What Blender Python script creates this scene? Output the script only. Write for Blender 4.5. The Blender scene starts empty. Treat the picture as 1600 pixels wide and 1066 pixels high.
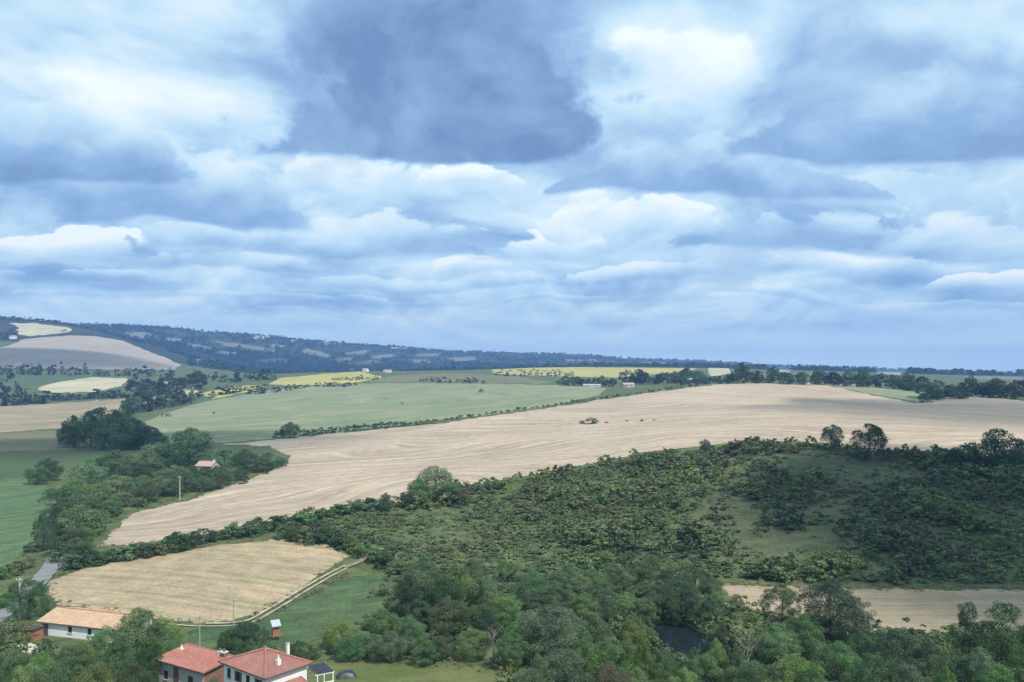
import bpy, math, random
import numpy as np
from mathutils import Vector, Matrix
from mathutils.geometry import delaunay_2d_cdt

# ------------------------------------------------------------------ scene, camera, light
scn = bpy.context.scene
col = scn.collection
F, HORIZ, CAMZ = 1300.0, 578.0, 60.0          # focal length and horizon in photo pixels, eye height over the datum
cam = bpy.data.cameras.new('camera')
cam.sensor_fit = 'HORIZONTAL'; cam.sensor_width = 36.0; cam.lens = 36.0 * F / 1600.0
cam.shift_y = (HORIZ - 533.0) / 1600.0
cam.clip_start = 0.5; cam.clip_end = 30000.0
camo = bpy.data.objects.new('camera', cam); col.objects.link(camo)
camo.location = (0, 0, CAMZ); camo.rotation_euler = (math.pi / 2, 0, 0)
scn.camera = camo

SUN = Vector((0.52, -0.60, 1.0)).normalized()   # towards the sun
ELEV = math.asin(SUN.z); AZ = math.atan2(SUN.x, SUN.y)
sun = bpy.data.lights.new('sun', 'SUN'); sun.energy = 4.8; sun.angle = math.radians(0.55); sun.color = (1.0, 0.95, 0.87)
suno = bpy.data.objects.new('sun', sun); col.objects.link(suno)
suno.rotation_euler = SUN.to_track_quat('Z', 'Y').to_euler(); suno.location = (300, -100, 500)

scn.view_settings.view_transform = 'Standard'; scn.view_settings.look = 'None'
scn.view_settings.exposure = 0.0; scn.view_settings.gamma = 1.0
scn.cycles.max_bounces = 5; scn.cycles.diffuse_bounces = 2; scn.cycles.glossy_bounces = 2
scn.cycles.transmission_bounces = 2; scn.cycles.volume_bounces = 1; scn.cycles.transparent_max_bounces = 6
scn.cycles.use_denoising = True
scn.cycles.sample_clamp_indirect = 4.0

class NT:
    """small helper to write node trees"""
    def __init__(s, tree): s.t = tree
    def n(s, kind, **kw):
        x = s.t.nodes.new(kind)
        for k, v in kw.items():
            if k.startswith('_'): setattr(x, k[1:], v)
        return x
    def put(s, sock, v):
        if isinstance(v, bpy.types.NodeSocket): s.t.links.new(v, sock)
        elif v is not None:
            if hasattr(sock.default_value, '__len__') and not hasattr(v, '__len__'): v = (v,) * len(sock.default_value)
            if hasattr(sock.default_value, '__len__') and len(sock.default_value) == 4 and len(v) == 3: v = (*v, 1)
            sock.default_value = v
    def m(s, op, a, b=None, c=None, clamp=False):
        x = s.t.nodes.new('ShaderNodeMath'); x.operation = op; x.use_clamp = clamp
        for i, v in enumerate((a, b, c)):
            if v is not None: s.put(x.inputs[i], v)
        return x.outputs[0]
    def vm(s, op, a, b=None, scale=None):
        x = s.t.nodes.new('ShaderNodeVectorMath'); x.operation = op
        s.put(x.inputs[0], a)
        if b is not None: s.put(x.inputs[1], b)
        if scale is not None: s.put(x.inputs['Scale'], scale)
        return x.outputs['Value'] if op in ('LENGTH', 'DOT_PRODUCT', 'DISTANCE') else x.outputs[0]
    def mix(s, f, a, b):
        x = s.t.nodes.new('ShaderNodeMix'); x.data_type = 'RGBA'; x.clamp_factor = True
        s.put(x.inputs[0], f); s.put(x.inputs[6], a); s.put(x.inputs[7], b)
        return x.outputs[2]
    def smooth(s, v, lo, hi, a=0.0, b=1.0, kind='SMOOTHSTEP'):
        x = s.t.nodes.new('ShaderNodeMapRange'); x.interpolation_type = kind
        for i, q in enumerate((v, lo, hi, a, b)): s.put(x.inputs[i], q)
        return x.outputs[0]
    def noise(s, vec, scale, detail=3.0, rough=0.5, dist=0.0):
        x = s.t.nodes.new('ShaderNodeTexNoise')
        s.put(x.inputs['Vector'], vec); s.put(x.inputs['Scale'], scale); s.put(x.inputs['Detail'], detail)
        s.put(x.inputs['Roughness'], rough); s.put(x.inputs['Distortion'], dist)
        return x.outputs['Fac']
    def sep(s, v):
        x = s.t.nodes.new('ShaderNodeSeparateXYZ'); s.put(x.inputs[0], v); return x.outputs
    def comb(s, a, b, c):
        x = s.t.nodes.new('ShaderNodeCombineXYZ')
        for i, v in enumerate((a, b, c)): s.put(x.inputs[i], v)
        return x.outputs[0]

# ------------------------------------------------------------------ sky: clear blue with decks of broken cumulus
world = bpy.data.worlds.new('World'); scn.world = world; world.use_nodes = True
world.cycles.sampling_method = 'MANUAL'; world.cycles.sample_map_resolution = 512
world.node_tree.nodes.clear(); W = NT(world.node_tree)
sky = W.n('ShaderNodeTexSky', _sky_type='NISHITA', _sun_disc=False, _sun_elevation=ELEV, _sun_rotation=AZ,
          _air_density=1.0, _dust_density=1.2, _ozone_density=1.5)
tc = W.n('ShaderNodeTexCoord')
dx, dy, dz = W.sep(W.vm('NORMALIZE', tc.outputs['Generated']))
hor = W.m('SQRT', W.m('MAXIMUM', W.m('ADD', W.m('MULTIPLY', dx, dx), W.m('MULTIPLY', dy, dy)), 1e-5))
el = W.m('MAXIMUM', W.m('DIVIDE', dz, hor), 0.0)                       # tangent of the elevation
hx_, hy_ = W.m('DIVIDE', dx, hor), W.m('DIVIDE', dy, hor)
def deck(e):
    """cloud thickness met at elevation e on this bearing; decks crowd together towards the horizon"""
    k = W.m('DIVIDE', 3.3, W.m('ADD', e, 0.42))
    p = W.comb(W.m('MULTIPLY', hx_, k), W.m('MULTIPLY', hy_, k), W.m('MULTIPLY', W.m('LOGARITHM', W.m('ADD', e, 0.05), math.e), 1.25))
    return W.noise(p, 1.0, 7.0, 0.54, 0.35)
# the broad dark (+) and bright (-) regions of this sky: bearing and height in photo pixels, half-widths, weight
BLOBS = [(640, 40, 340, 150, 0.20), (900, -30, 260, 70, 0.18), (1460, 150, 260, 110, 0.16), (1090, 110, 150, 85, -0.26), (170, 100, 230, 85, -0.22), (950, 325, 120, 30, -0.12), (835, 178, 70, 26, -0.13), (300, 15, 60, 30, -0.14), (1400, 30, 200, 50, -0.06)]
# the flat-based clouds one can tell apart, farthest first: middle, base line, half-width, height, tone at the base, tone at the top, body
CUMULI = [(900, 482, 130, 16, .38, .80, .6), (1180, 474, 150, 18, .40, .85, .7), (1500, 484, 170, 17, .42, .8, .6), (300, 474, 230, 14, .42, .75, .6), (620, 476, 170, 16, .42, .75, .6), (60, 470, 120, 14, .42, .75, .6), (1060, 502, 210, 9, .45, .7, .5), (450, 500, 240, 9, .45, .7, .5),
          (90, 444, 130, 24, .38, .85, .7), (330, 424, 170, 34, .36, .80, .8), (690, 452, 230, 32, .36, .80, .8), (1010, 452, 150, 34, .38, .95, .8), (1320, 436, 240, 40, .36, .80, .8), (1560, 452, 120, 34, .45, 1.15, .85), (725, 422, 70, 36, .55, 1.3, .9),
          (85, 412, 125, 62, .52, 1.3, .95), (330, 388, 120, 50, .36, .85, .8), (580, 394, 210, 70, .30, .85, .9), (830, 404, 110, 56, .50, 1.2, .85), (1230, 396, 230, 74, .26, .80, .9), (1530, 398, 150, 70, .36, .85, .8),
          (980, 372, 140, 80, .55, 1.25, .85), (620, 318, 160, 70, .42, .95, .7), (745, 300, 95, 66, .62, 1.3, .9), (520, 292, 120, 76, .55, 1.2, .8), (260, 347, 230, 130, .24, .85, .92), (1400, 332, 190, 70, .36, .75, .6), (1070, 306, 250, 90, .22, .62, .9),
          (60, 286, 230, 130, .20, .85, .9), (1090, 220, 150, 190, .55, 1.05, .6), (1440, 252, 280, 190, .14, .52, .92), (680, 244, 320, 270, .05, .17, .96)]
iy = W.m('DIVIDE', F, W.m('MAXIMUM', dy, 0.05)); uv = W.comb(W.m('MULTIPLY_ADD', dx, iy, 800.0), W.m('SUBTRACT', HORIZ, W.m('MULTIPLY', dz, iy)), 0.0)
warp = W.n('ShaderNodeTexNoise'); W.put(warp.inputs['Vector'], W.comb(dx, dy, W.m('MULTIPLY', dz, 1.8))); W.put(warp.inputs['Scale'], 5.0); W.put(warp.inputs['Detail'], 4.0)
uv = W.vm('ADD', uv, W.vm('MULTIPLY', W.vm('SUBTRACT', warp.outputs['Color'], (0.5, 0.5, 0.5)), (240.0, 95.0, 0.0)))   # ragged, not round
lump = None
for bx, by, rx, ry, w in BLOBS:
    q = W.vm('MULTIPLY', W.vm('SUBTRACT', uv, (bx, by, 0)), (1 / rx, 1 / ry, 0))
    g = W.m('EXPONENT', W.m('MULTIPLY', W.vm('DOT_PRODUCT', q, q), -1.0))
    lump = W.m('MULTIPLY', g, w) if lump is None else W.m('MULTIPLY_ADD', g, w, lump)
lump = W.m('MULTIPLY', lump, W.smooth(dy, 0.05, 0.3))
d0 = deck(el); d1 = deck(W.m('MULTIPLY_ADD', el, 1.13, 0.006))        # here, and a little higher up
lit = W.m('MULTIPLY', W.m('SUBTRACT', d0, d1), 2.1)                     # billow tops face the light, bases do not
t = W.m('ADD', W.m('SUBTRACT', 0.55, W.m('MULTIPLY', W.m('SUBTRACT', d0, 0.5), 1.0)), W.m('SUBTRACT', lit, W.m('MULTIPLY', lump, 1.25)))
puff = W.noise(W.comb(dx, dy, W.m('MULTIPLY', dz, 1.3)), 15.0, 6.0, 0.60, 0.3)
head = W.m('SUBTRACT', puff, 0.5)
fine = W.m('ADD', W.m('ADD', W.m('MULTIPLY', W.m('SUBTRACT', d0, 0.5), 1.9), lit), W.m('MULTIPLY', head, 2.0))
front = W.smooth(dy, 0.05, 0.3)
for cx, cb, rx, ch, t0, t1, body in CUMULI:
    X_, Y_, _z = W.sep(W.vm('MULTIPLY', W.vm('SUBTRACT', uv, (cx, cb, 0)), (1 / rx, -1 / ch, 0)))
    edge = W.m('SUBTRACT', W.m('ADD', 1.0, W.m('MULTIPLY', fine, 0.9 if ch < 100 else 0.62)), W.m('ADD', W.m('MULTIPLY', X_, X_), W.m('MULTIPLY', Y_, W.m('ABSOLUTE', Y_))))
    bw = min(0.10, 5.0 / ch)
    al = W.m('MULTIPLY', W.m('MULTIPLY', W.smooth(edge, 0.0, 0.20 if ch < 100 else 0.36), W.smooth(Y_, -bw, bw * 1.6)), W.m('MULTIPLY', front, body * 0.95))
    tk = W.m('ADD', W.smooth(Y_, 0.05, 0.95, t0, t1), W.m('ADD', W.m('MULTIPLY', head, 0.5), W.m('SUBTRACT', W.m('MULTIPLY', lit, 0.5), W.m('MULTIPLY', W.m('SUBTRACT', d0, 0.5), 0.35))))
    t = W.m('ADD', t, W.m('MULTIPLY', al, W.m('SUBTRACT', tk, t)))
rp = W.n('ShaderNodeValToRGB'); W.put(rp.inputs[0], t); cr = rp.color_ramp; cr.interpolation = 'LINEAR'
for e_, (pos, cc) in enumerate(((0.0, (0.17, 0.30, 0.54)), (0.30, (0.31, 0.50, 0.79)), (0.58, (0.56, 0.79, 0.98)), (1.0, (0.97, 1.06, 1.06)))):
    ee = cr.elements[e_] if e_ < 2 else cr.elements.new(pos)
    ee.position = pos; ee.color = (*cc, 1)
blue = W.mix(0.7, W.vm('SCALE', sky.outputs[0], scale=0.10), (0.42, 0.66, 0.95))
c = W.mix(W.m('MULTIPLY', W.smooth(d0, 0.30, 0.44, 1.0, 0.0), 0.6), rp.outputs[0], blue)
c = W.mix(W.smooth(el, 0.0, 0.085, 0.92, 0.0), c, (0.68, 0.88, 1.06))     # far decks sink into pale air at the horizon
c = W.mix(W.smooth(el, 0.0, 0.055, 0.9, 0.0), c, (1.16, 1.36, 1.28))
c = W.mix(W.smooth(dz, -0.02, 0.0, 1.0, 0.0), c, (0.12, 0.13, 0.10))
bg = W.n('ShaderNodeBackground'); W.put(bg.inputs[0], c); W.put(bg.inputs[1], 1.0)
wo = W.n('ShaderNodeOutputWorld'); W.t.links.new(bg.outputs[0], wo.inputs[0])

# ------------------------------------------------------------------ the lie of the land
# surveyed points: (photo x, photo y, distance) of bare ground
SURVEY = """
400 1110 107;800 1066 118;1200 1100 112;1600 1100 112;0 1090 114;200 1095 112;600 1080 115;1000 1090 114;1400 1100 112
100 960 155;300 975 152;430 967 154;560 942 165;620 905 180;1400 985 147;1600 990 146;1150 915 178;1600 920 175;1800 920 175;1250 950 161
700 960 156;850 950 162;0 960 158;80 890 190;150 840 225;80 900 183;200 865 205;300 850 215;430 838 222;540 865 205
900 900 185;1000 850 215;1000 780 265;1000 740 300;1000 705 338;1300 915 180;1300 850 205;1300 780 245;1300 720 290;1300 690 325
1150 690 335;1150 760 265;1150 850 208;1450 850 205;1450 760 258;1450 706 312;1600 918 178;1600 830 212;1600 760 260;1600 712 310;1800 720 300;1800 830 212
600 790 265;740 752 300;740 800 262;740 860 213;860 735 315;860 800 255;430 812 245
1290 640 480;1290 603 780;1600 690 350;1600 660 450;1600 630 650;1480 619 720;1430 629 690;1430 612 900;1800 660 450;1800 632 700
1100 680 360;1100 640 520;1100 602 790;1190 596 820;900 728 320;900 690 400;900 660 500;900 632 640;700 720 370;700 690 440;700 660 540
500 800 265;500 760 310;500 720 395;500 682 510;350 830 235;350 760 320;350 700 450;350 690 480;300 725 400;320 736 385;200 760 330;120 800 270
0 700 490;0 760 330;0 850 222;0 900 188;100 700 490;0 655 780;100 630 1050;200 640 950;0 632 1050;-150 700 490;-150 850 222;-150 632 1050
240 660 700;450 660 600;600 630 800;600 599 1150;800 620 750;800 600 1000;900 606 900;400 613 1080;300 632 920;1020 606 860;950 600 1000
700 582 1450;560 581 1480;480 590 1330;850 592 1150;900 589 1400;900 573.5 1980;1050 574 2000;1125 579 1750;770 577 1900;1000 588 1420;1180 578 2200
1300 602 860;1400 606 950;1600 618 830;1500 605 1100;1600 600 1400;1300 588 1700
0 500 2650;60 502 2650;110 510 2650;180 529 2500;250 552 2350;292 571 2150;50 542 2050;150 561 1850;100 576 1650;0 581 1500;200 577 1650;0 602 1250;150 606 1180;60 592 1380;300 582 1700
100 524 2300;0 524 2300;-150 520 2300;-150 585 1500
110 510 3700;250 517 4000;400 528 4400;600 544 4900;800 553 5300;1000 562 5800;1200 572 6000;1400 579 6000;1600 587 6000;1800 590 6000;-100 500 3600
400 560 3500;600 566 3800;300 560 3000;800 566 4200;200 530 3200;1000 570 4400
400 585 2500;600 587 2600;800 584 2800;1000 579 3200;1200 584 3600;1400 586 3600;1600 592 3600
"""
pts = []
for a in SURVEY.replace(';', '\n').split('\n'):
    if a.strip():
        x, y, Y = map(float, a.split()); pts.append(((x - 800) / F, math.log(Y), (y - HORIZ) / F * Y))
# out of the picture: the hillside under the viewpoint, the valley to either side, the plain beyond the hills
for u in (-1.5, -0.9, -0.45, 0, 0.45, 0.9, 1.5):
    pts += [(u, math.log(8), 5), (u, math.log(25), 16), (u, math.log(60), 34), (u, math.log(85), 43), (u, math.log(9500), 90)]
for u in (-1.5, -1.0, 1.1, 1.5):
    pts += [(u, math.log(Y), d) for Y, d in ((115, 45), (170, 46), (260, 44), (450, 38), (800, 32), (1500, 10), (2600, 0), (4500, -20 + 30 * u))]
P = np.array(pts)
def fl(t): return 1.0 + np.exp(t) / 900.0
def K(r2): return 0.5 * r2 * np.log(r2 + 1e-12)
n = len(P); d2 = ((P[:, None, :2] - P[None, :, :2]) ** 2).sum(-1)
A = np.zeros((n + 3, n + 3)); A[:n, :n] = K(d2) + np.eye(n) * 0.0008
A[:n, n] = 1; A[:n, n + 1:] = P[:, :2]; A[n:, :n] = A[:n, n:].T
sol = np.linalg.solve(A, np.concatenate([P[:, 2] / fl(P[:, 1]), np.zeros(3)]))
def drop_at(u, t):
    out = sol[n] + sol[n + 1] * u + sol[n + 2] * t
    for i in range(n): out = out + sol[i] * K((u - P[i, 0]) ** 2 + (t - P[i, 1]) ** 2)
    return out * fl(t)
US = np.concatenate([np.linspace(-1.5, -0.70, 30, endpoint=False), np.linspace(-0.70, 0.70, 360, endpoint=False), np.linspace(0.70, 1.5, 31)])
TS = np.concatenate([np.linspace(math.log(8), math.log(95), 30, endpoint=False), np.linspace(math.log(95), math.log(9500), 430)])
GU, GT = np.meshgrid(US, TS)
rng = np.random.default_rng(5)
def vnoise(x, y, seed):
    xi, yi = np.floor(x).astype(np.int64), np.floor(y).astype(np.int64); fx, fy = x - xi, y - yi
    fx = fx * fx * (3 - 2 * fx); fy = fy * fy * (3 - 2 * fy)
    def h(a, b):
        k = (a * 374761393 + b * 668265263 + seed * 982451653) & 0x7fffffff
        k = ((k ^ (k >> 13)) * 1274126177) & 0x7fffffff
        return ((k ^ (k >> 16)) & 0xffff) / 65535.0
    return (h(xi, yi) * (1 - fx) + h(xi + 1, yi) * fx) * (1 - fy) + (h(xi, yi + 1) * (1 - fx) + h(xi + 1, yi + 1) * fx) * fy
GX, GY = GU * np.exp(GT), np.exp(GT)
GZ = CAMZ - drop_at(GU, GT)
amp = np.clip((GY - 1900) / 1500, 0, 1)
GZ += amp * 26 * (vnoise(GX / 420, GY / 420, 1) + 0.5 * vnoise(GX / 170, GY / 170, 2) - 0.75)   # folds of the far hills
GZ += 0.5 * (vnoise(GX / 23, GY / 23, 3) - 0.5)
# the river bed, cut below its banks
RIVER = [(32, 123, 1.5), (31.5, 131, 4.0), (30.5, 140, 5.6), (28.0, 150, 4.6)]
WATER_Z = 12.5
def seg_dist(x, y, pl):
    best = np.full(np.shape(x), 1e9)
    for (x0, y0, r0), (x1, y1, r1) in zip(pl, pl[1:]):
        t = np.clip(((x - x0) * (x1 - x0) + (y - y0) * (y1 - y0)) / ((x1 - x0) ** 2 + (y1 - y0) ** 2), 0, 1)
        best = np.minimum(best, np.hypot(x - x0 - t * (x1 - x0), y - y0 - t * (y1 - y0)) - (r0 + t * (r1 - r0)))
    return best
rd = seg_dist(GX, GY, RIVER)
k = np.clip(1 - (rd + 1.0) / 5.0, 0, 1); k = k * k * (3 - 2 * k)
GZ = GZ * (1 - k) + (WATER_Z - 1.2) * k

def ground_z(x, y):
    x, y = np.asarray(x, float), np.asarray(y, float)
    t = np.log(np.maximum(y, 8.1)); u = np.clip(x / np.maximum(y, 8.1), -1.499, 1.499)
    i = np.clip(np.searchsorted(US, u) - 1, 0, len(US) - 2); j = np.clip(np.searchsorted(TS, t) - 1, 0, len(TS) - 2)
    a = (u - US[i]) / (US[i + 1] - US[i]); b = (t - TS[j]) / (TS[j + 1] - TS[j])
    return (GZ[j, i] * (1 - a) + GZ[j, i + 1] * a) * (1 - b) + (GZ[j + 1, i] * (1 - a) + GZ[j + 1, i + 1] * a) * b
GZs = None
def spot(px, py, ymin=95.0):
    """where on the land the photo point (px, py) lies: the first ground met along that line of sight"""
    u = (px - 800) / F
    Y = np.exp(np.linspace(math.log(ymin), math.log(9000), 2600)); z = ground_z(u * Y, Y)
    row = HORIZ + (CAMZ - z) / Y * F
    hit = np.nonzero(row <= py)[0]
    if len(hit): k = hit[0]
    else: k = int(np.argmin(row))
    return u * Y[k], Y[k]

# ------------------------------------------------------------------ builders
def mesh_obj(name, verts, faces, mat=None, parent=None, smooth=False, uvs=None):
    me = bpy.data.meshes.new(name); me.from_pydata([tuple(v) for v in verts], [], [tuple(f) for f in faces])
    if uvs is not None:
        uv = me.uv_layers.new(name='UVMap')
        for i, l in enumerate(me.loops): uv.data[i].uv = uvs[i]
    if mat: me.materials.append(mat)
    if smooth: me.shade_smooth()
    me.update()
    o = bpy.data.objects.new(name, me); col.objects.link(o)
    if parent: o.parent = parent
    return o
def fast_mesh(name, V, Q, mats, face_rnd=None, smooth=False, mat_idx=None):
    """V (n,3), Q (m,3 or 4) arrays to a mesh"""
    me = bpy.data.meshes.new(name); k = Q.shape[1]
    me.vertices.add(len(V)); me.vertices.foreach_set('co', V.astype(np.float32).ravel())
    me.loops.add(Q.size); me.loops.foreach_set('vertex_index', Q.astype(np.int32).ravel())
    me.polygons.add(len(Q)); me.polygons.foreach_set('loop_start', np.arange(0, Q.size, k, dtype=np.int32))
    for m in mats: me.materials.append(m)
    if mat_idx is not None: me.polygons.foreach_set('material_index', mat_idx.astype(np.int32))
    if face_rnd is not None:
        at = me.attributes.new('rnd', 'FLOAT', 'FACE'); at.data.foreach_set('value', face_rnd.astype(np.float32))
    me.update(calc_edges=True); me.validate()
    if smooth: me.shade_smooth()
    return me
def link(name, me, parent=None, loc=None):
    o = bpy.data.objects.new(name, me); col.objects.link(o)
    if parent: o.parent = parent
    if loc is not None: o.location = loc
    return o
def tag(o, label=None, cat=None, group=None, kind=None):
    for k, v in (('label', label), ('category', cat), ('group', group), ('kind', kind)):
        if v: o[k] = v
    return o
def empty(name, loc=(0, 0, 0), rz=0.0):
    o = bpy.data.objects.new(name, None); col.objects.link(o); o.location = loc; o.rotation_euler = (0, 0, rz)
    o.empty_display_size = 0.5; return o
ORD = 'leftmost second third fourth fifth sixth seventh eighth ninth tenth eleventh twelfth thirteenth fourteenth fifteenth sixteenth seventeenth eighteenth nineteenth twentieth twenty-first twenty-second twenty-third twenty-fourth twenty-fifth twenty-sixth twenty-seventh twenty-eighth twenty-ninth thirtieth'.split()
def ordinal(i, n):
    """which one of n, counted from the nearer end of the row"""
    if n == 1: return None
    if i == 0: return 'leftmost one'
    if i == n - 1: return 'rightmost one'
    if i < n / 2: return (ORD[i] if i < 30 else 'number %d' % (i + 1)) + ' from the left'
    j = n - 1 - i
    return ('second' if j == 1 else ORD[j] if j < 30 else 'number %d' % (j + 1)) + ' from the right'

# ------------------------------------------------------------------ materials
def new_mat(name):
    m = bpy.data.materials.new(name); m.use_nodes = True; m.node_tree.nodes.clear(); N = NT(m.node_tree)
    out = N.n('ShaderNodeOutputMaterial'); bs = N.n('ShaderNodeBsdfPrincipled'); N.t.links.new(bs.outputs[0], out.inputs[0])
    return m, N, bs, out
def bump(N, bs, h, strength=0.5, dist=0.1):
    b = N.n('ShaderNodeBump'); N.put(b.inputs['Strength'], strength); N.put(b.inputs['Distance'], dist); N.put(b.inputs['Height'], h)
    N.t.links.new(b.outputs[0], bs.inputs['Normal'])
def plain(name, c, rough=0.8, var=0.15, scale=1.5, metal=0.0):
    m, N, bs, out = new_mat(name); tc = N.n('ShaderNodeTexCoord')
    f = N.noise(tc.outputs['Object'], scale, 5, 0.6)
    N.put(bs.inputs['Base Color'], N.mix(N.smooth(f, 0.3, 0.7), tuple(x * (1 - var) for x in c), tuple(min(1, x * (1 + var)) for x in c)))
    N.put(bs.inputs['Roughness'], rough); N.put(bs.inputs['Metallic'], metal); return m
def leaf(name, dark, light, hue=0.25, trans=0.22, clumps=False):
    m, N, bs, out = new_mat(name)
    at = N.n('ShaderNodeAttribute', _attribute_name='rnd')
    who = N.n('ShaderNodeAttribute', _attribute_name='clump').outputs['Fac'] if clumps else N.n('ShaderNodeObjectInfo').outputs['Random']
    ge = N.n('ShaderNodeNewGeometry')
    big = N.noise(ge.outputs['Position'], 0.16, 2)
    f = N.m('ADD', N.m('MULTIPLY', at.outputs['Fac'], 0.55), N.m('MULTIPLY', N.smooth(big, 0.3, 0.7), 0.45))
    c = N.mix(f, dark, light)
    hs = N.n('ShaderNodeHueSaturation'); N.put(hs.inputs['Color'], c)
    N.put(hs.inputs['Hue'], N.smooth(who, 0, 1, 0.5 - 0.035 * hue / 0.25, 0.5 + 0.03 * hue / 0.25, 'LINEAR'))
    r2 = N.m('FRACT', N.m('MULTIPLY', who, 7.31))
    N.put(hs.inputs['Value'], N.smooth(r2, 0, 1, 0.86 if clumps else 0.72, 1.14 if clumps else 1.3, 'LINEAR')); N.put(hs.inputs['Saturation'], N.smooth(N.m('FRACT', N.m('MULTIPLY', r2, 5.7)), 0, 1, 0.75, 1.1, 'LINEAR'))
    N.put(bs.inputs['Base Color'], hs.outputs[0]); N.put(bs.inputs['Roughness'], 0.62); N.put(bs.inputs['Specular IOR Level'], 0.25)
    tr = N.n('ShaderNodeBsdfTranslucent'); N.t.links.new(hs.outputs[0], tr.inputs[0])
    mx = N.n('ShaderNodeMixShader'); N.put(mx.inputs[0], trans)
    N.t.links.new(bs.outputs[0], mx.inputs[1]); N.t.links.new(tr.outputs[0], mx.inputs[2]); N.t.links.new(mx.outputs[0], out.inputs[0])
    return m
def field_mat(name, c1, c2, c3, angle=0.0, period=6.0, wobble=3.0, stripe=0.25, patch=0.02, fleck=0.12, line=None, swirl=0.0):
    """a farmed surface: broad patches c1/c2, drilled or mown stripes to c3 running at angle, fine flecks"""
    m, N, bs, out = new_mat(name); ge = N.n('ShaderNodeNewGeometry'); x, y, z = N.sep(ge.outputs['Position'])
    p2 = N.comb(x, y, 0.0); ca, sa = math.cos(angle), math.sin(angle)
    w1 = N.noise(p2, 0.010, 0.6, 0.4)
    across = N.m('ADD', N.m('MULTIPLY', x, -sa), N.m('MULTIPLY', y, ca)); along = N.m('ADD', N.m('MULTIPLY', x, ca), N.m('MULTIPLY', y, sa))
    across = N.m('MULTIPLY_ADD', w1, wobble * 12, across)
    if swirl: across = N.m('MULTIPLY_ADD', N.m('MULTIPLY', along, along), swirl, across)
    st = N.comb(N.m('MULTIPLY', along, 0.016), N.m('MULTIPLY', across, 1.0 / period), 0.0)
    s1 = N.noise(st, 1.0, 4, 0.6); s2 = N.noise(N.vm('MULTIPLY', st, (2.5, 4.0, 1)), 1.0, 3, 0.6)
    big = N.noise(p2, patch, 4, 0.55)
    c = N.mix(N.smooth(big, 0.36, 0.64), c1, c2)
    c = N.mix(N.m('MULTIPLY', N.smooth(s1, 0.42, 0.66), stripe), c, c3)
    c = N.mix(N.m('MULTIPLY', N.smooth(s2, 0.45, 0.7), stripe * 0.7), c, tuple(v * 0.72 for v in c1))
    if line:                                                  # paired wheel lines
        wv = N.m('FRACT', N.m('DIVIDE', across, line[0]))
        on = N.m('MULTIPLY', N.smooth(N.m('ABSOLUTE', N.m('SUBTRACT', wv, 0.5)), 0.0, line[1], 1.0, 0.0), N.smooth(N.noise(p2, 0.03, 2), 0.4, 0.6))
        c = N.mix(N.m('MULTIPLY', on, line[2]), c, line[3])
    fk = N.noise(p2, 1.4, 4, 0.7); fk2 = N.noise(p2, 0.22, 3, 0.6)
    hs = N.n('ShaderNodeHueSaturation'); N.put(hs.inputs['Color'], c)
    N.put(hs.inputs['Value'], N.m('ADD', N.smooth(fk, 0.3, 0.7, 1 - fleck, 1 + fleck), N.smooth(fk2, 0.3, 0.7, -fleck * 0.7, fleck * 0.7)))
    N.put(bs.inputs['Base Color'], hs.outputs[0]); N.put(bs.inputs['Roughness'], 0.95); N.put(bs.inputs['Specular IOR Level'], 0.1)
    bump(N, bs, N.m('ADD', fk, s2), 0.35, 0.15)
    return m

M = {}
M['ground'] = field_mat('rough_grass', (0.078, 0.112, 0.042), (0.105, 0.128, 0.055), (0.14, 0.14, 0.075), 0.3, 7, 6, 0.45, 0.03, 0.35)
M['far_land'] = field_mat('far_land', (0.026, 0.038, 0.028), (0.04, 0.050, 0.036), (0.085, 0.078, 0.066), 0.1, 150, 20, 0.25, 0.004, 0.2)
M['stubble'] = field_mat('pale_stubble', (0.435, 0.345, 0.25), (0.335, 0.265, 0.195), (0.55, 0.45, 0.325), 0.42, 5, 12, 0.85, 0.010, 0.14, (9.0, 0.15, 0.85, (0.27, 0.215, 0.15)), 0.0012)
M['stubble_gold'] = field_mat('straw_stubble', (0.44, 0.335, 0.215), (0.36, 0.28, 0.18), (0.25, 0.235, 0.135), -0.30, 2.4, 2.0, 0.9, 0.035, 0.2, (5.2, 0.14, 0.7, (0.24, 0.215, 0.125)))
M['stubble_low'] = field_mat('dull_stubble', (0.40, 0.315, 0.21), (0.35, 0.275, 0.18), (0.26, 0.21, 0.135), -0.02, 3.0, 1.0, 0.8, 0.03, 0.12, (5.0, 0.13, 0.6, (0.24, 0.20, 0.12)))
M['crop'] = field_mat('pale_green_crop', (0.172, 0.225, 0.120), (0.225, 0.245, 0.135), (0.32, 0.285, 0.19), 0.22, 22, 12, 0.8, 0.008, 0.14, (22.0, 0.08, 0.7, (0.27, 0.26, 0.16)))
M['crop_olive'] = field_mat('olive_crop', (0.14, 0.15, 0.075), (0.17, 0.165, 0.09), (0.20, 0.17, 0.10), 0.1, 40, 8, 0.4, 0.008, 0.08)
M['meadow'] = field_mat('mown_meadow', (0.056, 0.102, 0.044), (0.084, 0.128, 0.055), (0.115, 0.142, 0.066), 0.5, 3.2, 2, 0.75, 0.035, 0.25)
M['green_crop'] = field_mat('green_crop', (0.096, 0.155, 0.070), (0.130, 0.180, 0.080), (0.066, 0.118, 0.056), 1.2, 3, 4, 0.85, 0.016, 0.2, (6.0, 0.12, 0.6, (0.07, 0.115, 0.055)))
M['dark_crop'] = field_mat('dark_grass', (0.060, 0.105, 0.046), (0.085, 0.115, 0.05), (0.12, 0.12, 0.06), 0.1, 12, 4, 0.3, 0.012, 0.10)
M['tan'] = field_mat('tan_field', (0.37, 0.30, 0.18), (0.29, 0.24, 0.15), (0.21, 0.175, 0.125), 0.08, 22, 8, 0.7, 0.010, 0.12)
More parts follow.
